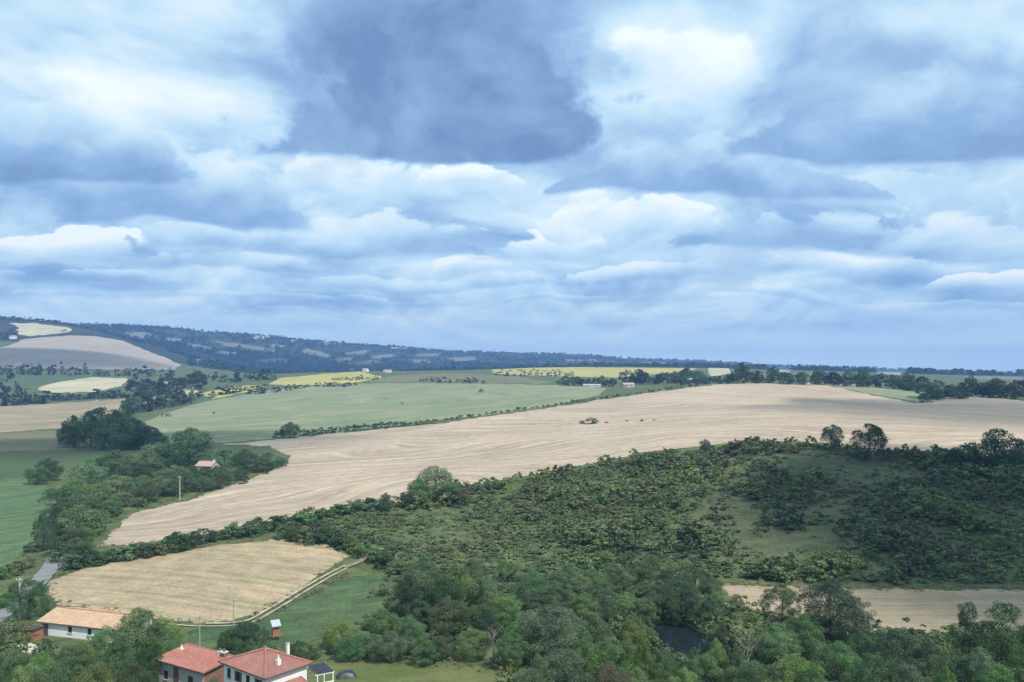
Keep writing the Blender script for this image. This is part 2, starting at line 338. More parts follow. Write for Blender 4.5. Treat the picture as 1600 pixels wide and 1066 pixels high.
M['straw'] = field_mat('bright_straw', (0.52, 0.46, 0.31), (0.44, 0.40, 0.26), (0.26, 0.27, 0.15), 0.1, 40, 6, 0.6, 0.006, 0.06)
M['sunflower'] = field_mat('sunflower_yellow', (0.46, 0.385, 0.12), (0.37, 0.345, 0.12), (0.27, 0.28, 0.11), 0.1, 40, 8, 0.6, 0.006, 0.12)
M['far_stubble'] = field_mat('far_stubble', (0.38, 0.32, 0.25), (0.33, 0.28, 0.23), (0.27, 0.23, 0.20), 0.5, 60, 10, 0.4, 0.004, 0.06)
M['far_patch'] = field_mat('far_fallow', (0.19, 0.17, 0.15), (0.15, 0.15, 0.12), (0.23, 0.21, 0.18), 0.3, 80, 10, 0.4, 0.003, 0.10)
M['slope_grass'] = field_mat('dry_slope_grass', (0.082, 0.105, 0.046), (0.115, 0.122, 0.060), (0.15, 0.14, 0.085), 0.0, 10, 6, 0.5, 0.03, 0.3)
M['asphalt'] = plain('old_asphalt', (0.20, 0.20, 0.20), 0.9, 0.18, 0.4)
M['dirt'] = plain('pale_dirt', (0.40, 0.35, 0.26), 0.95, 0.3, 0.35)
M['brown_dirt'] = plain('brown_dirt', (0.22, 0.17, 0.12), 0.95, 0.2, 0.5)
M['lawn'] = field_mat('house_lawn', (0.105, 0.135, 0.045), (0.14, 0.15, 0.06), (0.17, 0.16, 0.085), 0.4, 5, 3, 0.4, 0.06, 0.15)
M['bark'] = plain('bark', (0.11, 0.085, 0.065), 0.9, 0.3, 6)
M['dead_bark'] = plain('grey_dead_bark', (0.21, 0.19, 0.17), 0.9, 0.2, 6)
M['leaf_mid'] = leaf('leaf_mid_green', (0.048, 0.104, 0.036), (0.16, 0.27, 0.088))
M['leaf_dark'] = leaf('leaf_dark_green', (0.03, 0.066, 0.03), (0.098, 0.175, 0.068))
M['leaf_light'] = leaf('leaf_light_green', (0.095, 0.158, 0.046), (0.215, 0.3, 0.095))
M['leaf_grey'] = leaf('leaf_grey_green', (0.052, 0.096, 0.048), (0.145, 0.225, 0.105))
M['leaf_olive'] = leaf('leaf_olive', (0.074, 0.092, 0.04), (0.18, 0.19, 0.09), 0.4)
M['leaf_far'] = leaf('leaf_far', (0.014, 0.024, 0.016), (0.034, 0.050, 0.032), 0.15, 0.2)

SCR = [leaf('scrub_dark', (0.042, 0.075, 0.032), (0.105, 0.160, 0.060), clumps=True), leaf('scrub_mid', (0.075, 0.122, 0.040), (0.175, 0.245, 0.080), clumps=True), leaf('scrub_olive', (0.090, 0.105, 0.046), (0.185, 0.190, 0.090), 0.4, clumps=True),
       leaf('scrub_light', (0.115, 0.165, 0.046), (0.225, 0.285, 0.090), clumps=True)]
FAR_LEAF = leaf('far_wood_leaf', (0.014, 0.024, 0.016), (0.034, 0.050, 0.032), 0.15, 0.2, clumps=True)

# ------------------------------------------------------------------ ground sheet
nu, nt = len(US), len(TS)
V = np.stack([GX, GY, GZ], -1).reshape(-1, 3)
idx = np.arange(nu * nt).reshape(nt, nu)
Q = np.stack([idx[:-1, :-1], idx[:-1, 1:], idx[1:, 1:], idx[1:, :-1]], -1).reshape(-1, 4)
far = (GY[:-1, :-1].ravel() > 2150).astype(int)
g = link('ground', fast_mesh('ground', V, Q, [M['ground'], M['far_land']], smooth=True, mat_idx=far)); tag(g, 'rolling valley ground of rough grass reaching the far hills', kind='structure')

GP = np.stack([GX, GY], -1)
def inside(poly, x, y):
    r = np.zeros(x.shape, bool); n = len(poly)
    for i in range(n):
        x0, y0 = poly[i]; x1, y1 = poly[(i + 1) % n]
        if y0 == y1: continue
        r ^= ((y0 > y) != (y1 > y)) & (x < (x1 - x0) * (y - y0) / (y1 - y0) + x0)
    return r
def outline(pxs, step=9.0, ymin=95.0):
    out = []
    for (x0, y0), (x1, y1) in zip(pxs, pxs[1:] + pxs[:1]):
        k = max(1, int(math.hypot(x1 - x0, (y1 - y0) * 2) / step))
        for i in range(k):
            t = i / k; out.append(spot(x0 + (x1 - x0) * t, y0 + (y1 - y0) * t, ymin))
    return out
level = [0]
def sheet(name, poly, mat, label, lift=None, wiggle=0.008, cap=5000):
    """lay a field on the land: poly in world x, y"""
    level[0] += 1
    poly = [(x + wiggle * y * (vnoise(np.float64(x / (y * .02)), np.float64(y / (y * .02) + i * .37), 9) - .5), y + wiggle * 2 * y * (vnoise(np.float64(i * .45), np.float64(x), 11) - .5)) for i, (x, y) in enumerate(poly)]
    pa = np.array(poly); lo, hi = pa.min(0), pa.max(0)
    sel = (GX > lo[0]) & (GX < hi[0]) & (GY > lo[1]) & (GY < hi[1])
    jj, ii = np.nonzero(sel); s = 1
    while len(jj) / (s * s) > cap * 2: s += 1
    keep = (jj % s == 0) & (ii % s == 0); jj, ii = jj[keep], ii[keep]
    x, y = GX[jj, ii], GY[jj, ii]; k = inside(poly, x, y); x, y = x[k], y[k]
    v2 = [Vector(p) for p in poly] + [Vector((a, b)) for a, b in zip(x, y)]
    vs, es, fs, ov, *_ = delaunay_2d_cdt(v2, [], [list(range(len(poly)))], 1, 1e-4)
    xy = np.array([(v.x, v.y) for v in vs])
    rim = np.array([any(q < len(poly) for q in w) for w in ov])
    up = (0.07 + 0.00022 * xy[:, 1] + 0.00025 * xy[:, 1] * (s > 1) + 0.004 * level[0]) if lift is None else lift
    z = ground_z(xy[:, 0], xy[:, 1]) + np.where(rim, -0.06 - 0.0001 * xy[:, 1], up)          # edges run into the turf
    tri = []
    for f in fs:
        a, b, c_ = vs[f[0]], vs[f[1]], vs[f[2]]
        tri.append(f if (b - a).cross(c_ - a) > 0 else f[::-1])
    o = link(name, fast_mesh(name, np.column_stack([xy, z]), np.array(tri), [mat], smooth=True))
    return tag(o, label, kind='structure')
def field(name, pxs, mat, label, **kw):
    return sheet(name, outline(pxs), M[mat], label, **kw)
def ribbon(name, pxs, w, mat, label=None, parent=None, lift=0.16, side=0.0):
    pl = [np.array(spot(x, y)) for x, y in pxs]
    # smooth the line
    pp = []
    for i in range(len(pl) - 1):
        p0, p1, p2, p3 = pl[max(i - 1, 0)], pl[i], pl[i + 1], pl[min(i + 2, len(pl) - 1)]
        for k in range(10):
            t = k / 10; pp.append(0.5 * ((2 * p1) + (p2 - p0) * t + (2 * p0 - 5 * p1 + 4 * p2 - p3) * t * t + (3 * p1 - p0 - 3 * p2 + p3) * t ** 3))
    pp.append(pl[-1]); pp = np.array(pp)
    d = np.gradient(pp, axis=0); nrm = np.stack([-d[:, 1], d[:, 0]], 1) / np.linalg.norm(d, axis=1)[:, None]
    V = []; K = 5
    for i, (p, q) in enumerate(zip(pp, nrm)):
        for j in range(K):
            ww = w * (1 + 0.25 * (vnoise(np.float64(i * .6), np.float64(j * 9.), 21) - .5)) 
            a = p + q * (side + ww * (j / (K - 1) - 0.5)); V.append((a[0], a[1], float(ground_z(a[0], a[1])) + lift))
    Fc = [(i * K + j, i * K + j + 1, (i + 1) * K + j + 1, (i + 1) * K + j) for i in range(len(pp) - 1) for j in range(K - 1)]
    o = mesh_obj(name, V, Fc, M[mat], parent, smooth=True)
    if parent is None: tag(o, label, kind='structure')
    return o

# ------------------------------------------------------------------ fields
BIG = [(150, 856), (200, 803), (290, 782), (390, 748), (440, 728), (450, 714), (420, 698), (345, 695), (480, 682), (680, 662), (760, 651), (900, 631), (1020, 613), (1100, 603), (1190, 597),
       (1280, 601), (1340, 613), (1430, 630), (1480, 620), (1530, 619), (1600, 627), (1720, 640), (1720, 728), (1600, 714), (1400, 706), (1290, 692), (1150, 692), (1000, 709), (860, 739),
       (740, 757), (600, 791), (430, 814), (300, 840), (200, 852)]
field('stubble_field', BIG, 'stubble', 'broad pinkish stubble field sweeping over the central rise', cap=9000)
field('stubble_field', [(75, 908), (130, 888), (230, 869), (330, 853), (430, 843), (500, 849), (548, 868), (500, 902), (440, 940), (395, 963), (350, 974), (250, 969), (180, 958), (90, 946), (72, 925)],
      'stubble_gold', 'small straw coloured field below the hedge with a dirt track on its edge')
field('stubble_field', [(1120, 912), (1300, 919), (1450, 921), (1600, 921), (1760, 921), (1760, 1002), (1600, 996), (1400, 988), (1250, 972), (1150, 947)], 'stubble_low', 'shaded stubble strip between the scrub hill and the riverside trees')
field('meadow', [(398, 976), (470, 938), (540, 903), (615, 897), (640, 925), (610, 965), (560, 990), (480, 1003), (430, 1020), (300, 1018), (285, 988), (340, 980)], 'meadow', 'bright green mown meadow beside the dirt track')
field('lawn', [(470, 1040), (540, 1028), (700, 1036), (800, 1050), (800, 1090), (480, 1090)], 'lawn', 'dry yellowish lawn beside the tiled house')
field('crop_field', [(215, 662), (300, 632), (400, 613), (470, 604), (560, 599), (700, 599), (870, 602), (945, 607), (935, 618), (880, 631), (760, 649), (690, 656), (560, 673), (480, 681), (350, 692), (290, 692), (225, 695)],
      'crop', 'pale green crop field on the hump behind the stubble', cap=7000)
field('crop_field', [(-120, 757), (0, 753), (60, 748), (86, 770), (80, 795), (55, 850), (8, 892), (-120, 945)], 'green_crop', 'bright green crop field left of the lane')
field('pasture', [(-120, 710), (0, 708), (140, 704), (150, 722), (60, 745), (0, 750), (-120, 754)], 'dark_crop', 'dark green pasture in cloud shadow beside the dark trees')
field('pasture', [(-120, 681), (0, 677), (110, 672), (150, 690), (140, 702), (0, 706), (-120, 708)], 'crop_olive', 'olive brown strip between tan field and dark pasture')
field('tan_field', [(-120, 640), (0, 635), (120, 628), (200, 623), (205, 640), (150, 655), (110, 668), (0, 676), (-120, 680)], 'tan', 'tan field behind the dark tree clump')
field('straw_field', [(55, 606), (90, 597), (140, 590), (200, 591), (190, 604), (150, 612), (90, 615)], 'straw', 'bright straw field with pale stripes below the far hill')
field('pasture', [(-60, 592), (30, 588), (110, 586), (150, 588), (80, 598), (30, 607), (-60, 612)], 'meadow', 'green pasture patch below the far hill')
field('straw_field', [(240, 604), (300, 603), (315, 612), (260, 628), (210, 634)], 'straw', 'narrow pale strip behind the poplars')
field('sunflower_field', [(420, 601), (440, 591), (500, 585), (560, 581), (600, 590), (560, 598), (470, 603)], 'sunflower', 'yellow field on the hump by the white farmhouse')
field('sunflower_field', [(310, 616), (350, 606), (420, 600), (415, 607), (380, 614), (330, 624)], 'sunflower', 'narrow yellow field between the tree rows')
field('crop_field', [(570, 597), (610, 588), (700, 583), (800, 588), (865, 597), (840, 600), (700, 598)], 'crop_olive', 'olive strip along the crest of the hump')
field('sunflower_field', [(768, 578), (830, 575), (900, 574), (1000, 575), (1090, 576), (1070, 582), (960, 590), (860, 588), (770, 584)], 'sunflower', 'long yellow field below the blue hills')
field('straw_field', [(1104, 577), (1120, 575), (1142, 575), (1142, 584), (1112, 588)], 'straw', 'white looking straw patch beside the ridge trees')
field('pasture', [(1285, 601), (1330, 600), (1400, 606), (1445, 613), (1430, 628), (1340, 612)], 'crop', 'green pasture strip behind the stubble crest')
field('stubble_field', [(14, 505), (60, 505), (110, 513), (118, 517), (100, 521), (45, 526), (25, 524), (27, 512)], 'straw', 'pale stubble field on the top of the far hill')
field('stubble_field', [(-80, 552), (0, 543), (40, 530), (75, 526), (110, 524), (150, 525), (190, 532), (250, 555), (285, 570), (270, 578), (200, 578), (100, 576), (0, 576), (-80, 578)], 'far_stubble', 'grey brown ploughed face of the far hill', cap=6000)
PATCH = [[(192, 520), (225, 519), (240, 526), (215, 530)], [(330, 532), (380, 538), (440, 548), (430, 552), (350, 541)], [(300, 536), (330, 545), (320, 549), (290, 541)], [(400, 524), (425, 527), (418, 530), (392, 529)],
         [(480, 544), (520, 556), (512, 561), (470, 551)], [(536, 553), (560, 547), (587, 546), (560, 555)], [(455, 530), (465, 531), (462, 534), (452, 533)], [(610, 542), (640, 543), (632, 546), (606, 545)],
         [(655, 553), (690, 553), (684, 557), (650, 557)], [(300, 562), (330, 560), (350, 566), (310, 568)], [(540, 568), (580, 562), (600, 566), (560, 572)], [(400, 562), (440, 560), (452, 565), (410, 568)],
         [(880, 562), (930, 562), (930, 565), (885, 566)], [(1010, 566), (1060, 568), (1050, 571), (1000, 570)], [(1200, 577), (1240, 578), (1236, 582), (1196, 581)], [(1370, 580), (1425, 583), (1420, 587), (1365, 584)],
         [(345, 548), (372, 552), (366, 557), (338, 553)], [(260, 528), (290, 530), (284, 535), (256, 533)], [(500, 533), (522, 536), (516, 540), (495, 538)], [(575, 556), (610, 553), (622, 558), (585, 562)], [(700, 560), (742, 557), (752, 562), (708, 566)], [(425, 538), (448, 541), (440, 545), (418, 542)], [(640, 563), (668, 561), (676, 566), (646, 569)], [(520, 562), (545, 559), (552, 564), (526, 568)], [(1500, 588), (1600, 590), (1600, 594), (1510, 592)], [(1230, 583), (1300, 584), (1296, 588), (1228, 587)]]
for i, p in enumerate(PATCH):
    field('far_field', p, 'far_stubble' if i in (3, 6, 7, 14, 15, 16) else 'far_patch', 'small fallow field patch on the wooded blue hills', cap=800)
# lane, track and river
ribbon('lane', [(-40, 990), (0, 963), (30, 938), (62, 907), (85, 880), (100, 853), (112, 826), (135, 790)], 4.2, 'asphalt', 'narrow grey asphalt lane running past the trees')
tr_ = empty('dirt_track'); tag(tr_, 'pale two rut dirt track curving along the straw field edge', kind='structure')
TRK = [(180, 962), (250, 973), (320, 978), (385, 974), (425, 954), (470, 926), (520, 897), (545, 885)]
ribbon('rut', TRK[2:], 0.62, 'dirt', parent=tr_, lift=0.2, side=0.8); ribbon('rut', TRK[1:], 0.5, 'dirt', parent=tr_, lift=0.2, side=-0.8)
ribbon('farm_track', [(538, 889), (560, 880), (580, 868), (596, 858)], 1.6, 'brown_dirt', 'brown earth track climbing into the scrub', lift=0.3)
wm, N, bs, out = new_mat('river_water'); ge = N.n('ShaderNodeNewGeometry')
N.put(bs.inputs['Base Color'], (0.012, 0.020, 0.022)); N.put(bs.inputs['Roughness'], 0.08); N.put(bs.inputs['IOR'], 1.33)
bump(N, bs, N.noise(ge.outputs['Position'], 1.2, 3), 0.12, 0.05)
ring = [(30.5 + 13 * math.cos(a), 137 + 22 * math.sin(a), WATER_Z) for a in np.linspace(0, 2 * math.pi, 49)[:-1]]     # the banks cut its outline
w_ = mesh_obj('river', ring, [tuple(range(len(ring)))], wm); tag(w_, 'dark still river pool among the trees', kind='structure')

# ------------------------------------------------------------------ trees and shrubs
def unit(v): return v / (np.linalg.norm(v, axis=-1, keepdims=True) + 1e-9)
def leaf_quads(P_, Nn, s, r):
    """a bent diamond of side s at each point, facing Nn"""
    k = len(P_); a = unit(np.cross(Nn, unit(r.normal(size=(k, 3))))); b = np.cross(Nn, a)
    L = s * r.uniform(0.6, 1.35, (k, 1)); Wd = L * r.uniform(0.55, 0.9, (k, 1))
    V = np.stack([P_ - a * L * .5, P_ + b * Wd * .5 + Nn * L * .08, P_ + a * L * .5, P_ - b * Wd * .5 + Nn * L * .08], 1).reshape(-1, 3)
    return V, np.arange(4 * k).reshape(k, 4)
PROFILE = {
    'round': (0.05, lambda t: np.clip(1 - (2 * t - 0.9) ** 2, 0.03, 1) ** 0.36),
    'oval': (0.03, lambda t: np.clip(np.sin(np.pi * np.clip(t * .93 + .07, 0, 1)) ** 0.7, 0.12, 1)),
    'tall': (0.03, lambda t: np.clip(np.sin(np.pi * np.clip(t * .9 + .1, 0, 1)) ** 0.5, 0.15, 1)),
    'open': (0.25, lambda t: np.clip(0.75 + 0.3 * np.sin(t * 7), 0.2, 1) * np.clip(np.sin(np.pi * np.clip(t * .9 + .08, 0, 1)) ** 0.6, 0.15, 1)),
    'shrub': (0.0, lambda t: np.sqrt(np.clip(1 - t ** 2.2, 0.05, 1))),
    'cone': (0.08, lambda t: np.clip(1.08 - t, 0.06, 1) ** 0.8),
}
def crown_arrays(kind, seed, lumps, leaves, size):
    r = np.random.default_rng(seed); zlo, prof = PROFILE[kind]
    t = r.uniform(0, 1, lumps) ** (0.9); ang = r.uniform(0, 2 * np.pi, lumps) ; lob = 1 + 0.16 * np.sin(2 * ang + seed) + 0.12 * np.sin(3 * ang + 2.1 * seed + 4 * t)
    rr = prof(t) * 0.5 * lob; lr = r.uniform(0.085, 0.155, lumps) * np.clip(0.5 + rr * 1.5, 0.5, 1.1) * (1.0 if lumps < 80 else 0.85)
    if kind == 'open': lr *= 0.78
    rad = np.clip(rr - lr * 0.75, 0.0, 1) * np.where(r.uniform(0, 1, lumps) < .4, r.uniform(0, .9, lumps) ** .6, r.uniform(0.35, 1, lumps) ** 0.4)
    C = np.stack([rad * np.cos(ang), rad * np.sin(ang), zlo + lr * 0.4 + t * (1 - zlo - lr * 1.15)], 1)
    cnt = np.maximum(3, (leaves * lr ** 2 / (lr ** 2).sum()).astype(int)); li = np.repeat(np.arange(lumps), cnt)
    d = unit(r.normal(size=(len(li), 3)) + np.array([0, 0, 0.35]) + unit(C[li] * [1, 1, 0]) * 0.45)
    Pt = C[li] + d * (lr[li] * r.uniform(0.45, 1.12, len(li)) ** 0.7)[:, None] * [1, 1, 0.8]
    dist = np.linalg.norm(Pt[:, None, :] - C[None], axis=2) / lr[None] if len(li) * lumps < 3e6 else None
    if dist is not None:
        keep = ((dist < 0.62).sum(1) <= 1); Pt, d, li = Pt[keep], d[keep], li[keep]
    Pt[:, 2] = np.clip(Pt[:, 2], 0.0, 1.0)
    Nn = unit(d * 0.9 + r.normal(size=d.shape) * 0.55)
    V, Q = leaf_quads(Pt, Nn, size, r)
    q_ = 0.5 / np.percentile(np.hypot(V[:, 0], V[:, 1]), 96); V[:, :2] *= q_; C = C * [q_, q_, 1]          # fill the full spread
    lump_r = r.uniform(0, 1, lumps)
    return V, Q, np.clip(0.55 * r.uniform(0, 1, len(Q)) + 0.45 * lump_r[li], 0, 1), C
def tube(path, radii, sides=7):
    V, Fq = [], []; path = [np.array(p, float) for p in path]
    for i, p in enumerate(path):
        d = unit(path[min(i + 1, len(path) - 1)] - path[max(i - 1, 0)]); a = unit(np.cross(d, [0.3, 1, 0.2])); b = np.cross(d, a)
        for k in range(sides): th = 2 * math.pi * k / sides; V.append(p + (a * math.cos(th) + b * math.sin(th)) * radii[i])
    for i in range(len(path) - 1):
        for k in range(sides): Fq.append((i * sides + k, i * sides + (k + 1) % sides, (i + 1) * sides + (k + 1) % sides, (i + 1) * sides + k))
    return np.array(V), np.array(Fq)
def trunk_arrays(kind, seed, C):
    r = np.random.default_rng(seed + 99); Vs, Fs, n_ = [], [], 0
    top = 0.9 if kind in ('tall', 'cone') else 0.72
    w = 0.016 if kind in ('tall', 'open') else 0.022
    ax = [np.array([0.02 * math.sin(3 * z + seed), 0.02 * math.cos(4 * z + seed) - 0.02, z]) for z in np.linspace(-0.02, top, 8)]
    parts_ = [(ax, np.linspace(w * 1.15, w * 0.3, 8))]
    for i in r.choice(len(C), min(9, len(C)), replace=False):
        s = ax[r.integers(2, 6)]; e = C[i]
        if e[2] < s[2] - 0.05: continue
        mid = (s + e) / 2 + np.array([0, 0, 0.03]); parts_.append(([s, mid, e], [w * 0.5, w * 0.33, w * 0.12]))
    for p, rd_ in parts_:
        V, Fq = tube(p, rd_); Vs.append(V); Fs.append(Fq + n_); n_ += len(V)
    return np.concatenate(Vs), np.concatenate(Fs)
PROTO = {}
def proto(kind, lod, var):
    key = (kind, lod, var)
    if key in PROTO: return PROTO[key]
    lumps, leaves, size = [(90, 24000, 0.0175), (66, 9000, 0.028), (34, 1300, 0.07)][lod]
    if kind == 'tall': leaves = int(leaves * .8)
    if kind == 'open': leaves = int(leaves * .55); lumps = int(lumps * .8)
    if kind == 'shrub': lumps, leaves, size = [(36, 5200, 0.036), (26, 1500, 0.062), (16, 420, 0.11)][lod]
    V, Q, rn, C = crown_arrays(kind, 17 * var + 3 + hash(kind) % 1 + {'round': 1, 'oval': 2, 'tall': 3, 'open': 4, 'shrub': 5, 'cone': 6}[kind] * 1000, lumps, leaves, size)
    cm = fast_mesh('crown', V, Q, [M['leaf_mid']], rn)
    TV, TF = trunk_arrays(kind, var, C)
    tm = fast_mesh('trunk', TV, TF, [M['bark']], smooth=True)
    both = fast_mesh('tree', np.concatenate([V, TV]), np.concatenate([Q, TF + len(V)]), [M['leaf_mid'], M['bark']], np.concatenate([rn, np.zeros(len(TF))]), mat_idx=np.concatenate([np.zeros(len(Q)), np.ones(len(TF))])) if lod == 2 else None
    PROTO[key] = (cm, tm, both); return PROTO[key]
R = random.Random(11)
def set_leaf(o, mat):
    o.material_slots[0].link = 'OBJECT'; o.material_slots[0].material = mat
LEAF = dict(m='leaf_mid', d='leaf_dark', l='leaf_light', g='leaf_grey', o='leaf_olive', f='leaf_far')
KIND = dict(r='round', v='oval', t='tall', o='open', s='shrub', c='cone')
def plant(kind, leafk, x, y, h, w, label, group):
    lod = 0 if y < 185 else 1 if y < 520 else 2
    if kind == 'shrub' and y > 170: lod = max(lod, 1)
    cm, tm, both = proto(kind, lod, R.randrange(3 if lod else 4))
    z = float(ground_z(x, y)); rz = R.uniform(0, 6.28); sc = (w * R.uniform(.93, 1.05), w * R.uniform(.93, 1.05), h)
    name = {'shrub': 'shrub', 'cone': 'conifer_tree', 'tall': 'poplar_tree'}.get(kind, 'broadleaf_tree')
    if kind == 'shrub' or lod == 2:
        o = link(name, cm if kind == 'shrub' else both); o.location = (x, y, z - 0.03 * h); o.rotation_euler = (0, 0, rz); o.scale = sc; set_leaf(o, M[LEAF[leafk]])
    else:
        o = empty(name, (x, y, z - 0.01 * h), rz); o.scale = sc
        c_ = link('crown', cm, o); set_leaf(c_, M[LEAF[leafk]]); link('trunk', tm, o)
    tag(o, label, 'shrub' if kind == 'shrub' else 'tree', group)
    return o
COLOR = dict(m='green', d='dark green', l='light green', g='grey green', o='olive', f='dark')
SHAPE = dict(r='round tree', v='leafy tree', t='slim tree', o='sparse tree', s='shrub', c='conical tree')
ALL_TREES = []
LINE = []
def zone(text, where, group, far=False):
    """each entry: x top dist width kind leaf; dist 'b725' means the foot shows at photo row 725"""
    rows = []
    for e in text.replace('\n', ';').split(';'):
        if not e.strip(): continue
        px, top, d, w, kd, lf = e.split(); px, top, w = float(px), float(top), float(w)
        if d[0] == 'b': x, y = spot(px, float(d[1:]))
        else: y = float(d); x = (px - 800) / F * y
        h = CAMZ - (top - HORIZ) / F * y - float(ground_z(x, y)); rows.append((px, x, y, max(h, 0.8), w / F * y, kd, lf))
    more = []
    for px, x, y, h, w, kd, lf in rows:
        if kd != 's' and w > 2.1 * h:                       # a broad mass is two neighbouring trees
            for q in (-1, 1): more.append((px + q * w / y * F * .24, x + q * w * .24, y + q * R.uniform(-2, 2), h * R.uniform(.86, 1.0), w * .62, kd, lf))
        else: more.append((px, x, y, h, w, kd, lf))
    if far:                                                    # too far and small to tell apart: they join the distant tree line
        LINE.extend((x, y, h, min(w, h * 1.6)) for px, x, y, h, w, kd, lf in more); return
    rows = sorted(more); n_ = len(rows)
    for i, (px, x, y, h, w, kd, lf) in enumerate(rows):
        w = min(w, h * (1.9 if kd == 's' else 1.35)); k = KIND[kd]; od = ordinal(i, n_)
        plant(k, lf, x, y, h, w, ('%s %s %s' % (COLOR[lf], SHAPE[kd], where)) + (', ' + od if od else ''), group)
        ALL_TREES.append((x, y, w))
def row(x0, b0, x1, b1, n_, h, w, kinds='s', leafs='mmdo', jx=4.0, jb=1.5, jh=0.35):
    out = []
    for i in range(n_):
        t = (i + 0.5) / n_; px = x0 + (x1 - x0) * t + R.uniform(-jx, jx); b = b0 + (b1 - b0) * t + R.uniform(-jb, jb); q = R.uniform(1 - jh, 1 + jh)
        out.append('%.1f %.1f b%.1f %.1f %s %s' % (px, b - h * q, b, w * R.uniform(.8, 1.25) * (q ** .5), R.choice(kinds), R.choice(leafs)))
    return '\n'.join(out)

zone("""215 947 128 92 v m;165 975 126 56 v m;112 1006 119 80 r m;66 1016 110 80 v l;15 1012 120 60 v m;-14 975 130 50 r m;92 1030 102 92 r g;182 998 114 84 v m;252 962 132 62 v l;150 1032 100 72 r l
30 1040 100 84 v l;232 1008 114 62 r d;-15 1010 112 70 v m;268 985 127 48 r m;130 1004 121 50 v l;205 1030 104 60 r o;275 1020 116 40 r l;60 1040 96 60 r g;5 1035 104 60 r d""",
     'in the clump before the white barn', 'trees before the white barn')
zone("382 970 129 84 r d;468 1000 127 38 r d;352 984 128 40 v m;332 1055 95 56 r m", 'close around the tiled houses', 'trees around the tiled houses')
zone("""535 968 136 80 r l;597 950 141 72 v m;640 962 133 92 v m;690 992 129 70 r g;572 986 131 62 r m;503 1008 131 44 r d;612 985 128 70 v g;665 1000 126 60 v m;738 980 128 58 r l;545 995 129 55 r m""",
     'at the edge of the meadow and lawn', 'garden edge trees')
zone("""665 868 152 108 v d;638 896 148 70 v d;712 880 154 84 v m;755 900 151 76 v g;792 930 147 84 r m;700 930 142 80 v m;760 955 138 70 v d;832 890 162 84 r m;740 868 168 60 v m;690 905 146 70 v d;655 935 145 60 r d
868 946 126 112 r g;932 960 121 92 v m;990 956 126 66 v l;828 952 132 82 v m;962 1010 112 100 v m;882 1010 110 104 r g;800 985 124 62 v m;915 985 116 70 v l;1005 1000 118 40 v l;840 1020 106 70 v m;950 1035 104 70 r o;995 1040 108 60 v l""",
     'in the tall riverside thicket', 'riverside thicket trees')
zone("""890 878 172 64 r m;925 886 168 62 v m;962 880 174 62 v m;1000 876 178 62 r m;1045 890 172 60 v d;1084 884 168 72 v m;1112 898 166 44 v m;1065 905 160 64 r d;1105 925 160 60 r m;850 905 166 60 r d;1140 930 163 60 r m;1030 905 166 50 v m;985 905 170 60 r d;1022 922 156 40 r d;1052 915 155 42 v d;1082 920 154 42 r d;1110 930 152 40 v d;815 880 186 60 v m;855 874 196 60 r m;905 897 164 60 v m;940 907 160 60 r g;980 925 156 60 v m;870 915 158 60 v d;1008 932 154 46 r m;960 862 196 52 r m;1020 866 190 52 v m;1060 872 188 50 r l;790 877 182 60 v m;830 925 156 60 r d;915 925 152 60 v l;950 935 148 50 r d""",
     'on the far bank of the dark pool', 'trees behind the pool')
zone("""1222 910 152 64 v m;1216 973 127 92 r m;1298 903 142 104 r d;1258 958 132 82 v m;1334 930 141 64 r d;1242 1020 112 102 v l;1312 1000 120 84 v m;1402 984 119 108 r g;1452 1000 114 96 v g;1362 1018 109 84 r m;1492 1012 117 62 r m
1512 938 122 66 o d;1566 938 120 84 o d;1592 1005 112 66 o m;1530 1008 114 74 v g;1118 994 121 42 v l;1100 1022 116 70 r m;1042 1030 117 62 r m;1180 1030 112 80 r m;1270 1035 106 70 v m;1420 1035 106 80 r g;1560 1035 106 80 v m;1150 1010 118 50 v g;1478 1040 104 60 v m;1070 1042 110 60 v l;1345 985 126 60 v d;1620 960 118 70 v m;1130 975 140 44 v d;1060 1018 124 40 v m;1025 1010 122 36 v l;1110 1000 130 40 r d;1010 978 139 40 v m;1036 1012 127 36 v g;1085 1010 127 36 v m;1120 975 142 36 v m""",
     'on the river bank before the shaded stubble', 'river bank trees')
zone("678 727 b782 76 r m;603 769 b800 24 r d;655 746 b790 44 v m;640 765 b795 30 r g;705 752 b785 36 r m;720 765 b790 40 s o", 'standing over the scrub edge', 'trees at the scrub edge')
zone("1301 662 b706 36 r d;1360 660 b722 54 r d;1558 668 b742 88 r d;1505 694 b738 54 r d;1595 690 b740 36 r d;1102 686 b706 22 r d;1180 684 b702 60 s d;1232 690 b708 40 s o;1050 700 b716 60 s d;1415 692 b708 14 s o;1530 705 b745 50 s d;1470 712 b735 50 s d;1140 690 b708 40 s o", 'on the crest of the scrub hill', 'crest trees and shrubs')
zone("115 648 b700 46 v d;160 634 b702 74 r d;140 645 b699 50 v d;198 646 b703 60 v d;230 664 b702 50 r d;182 640 b698 46 v d;105 662 b699 34 r d;250 676 b705 34 r d;215 655 b700 40 v d", 'in the dark clump behind the pasture', 'dark clump trees')
zone("298 667 b728 84 r m;345 728 b758 56 r d;382 700 b738 62 v d;352 698 b730 52 v m;420 706 b735 52 v d;440 714 b730 26 r m;400 712 b738 56 v d;306 742 b768 56 r d;362 728 b752 56 v d;270 748 b775 44 v g;328 745 b765 44 r d;380 742 b756 40 s d;415 736 b742 40 s m;298 726 b750 40 v d;338 727 b750 40 v d;318 730 b752 40 r d;325 722 b735 20 v d",
     'around the pink roofed farmhouse', 'wood round the farmhouse')
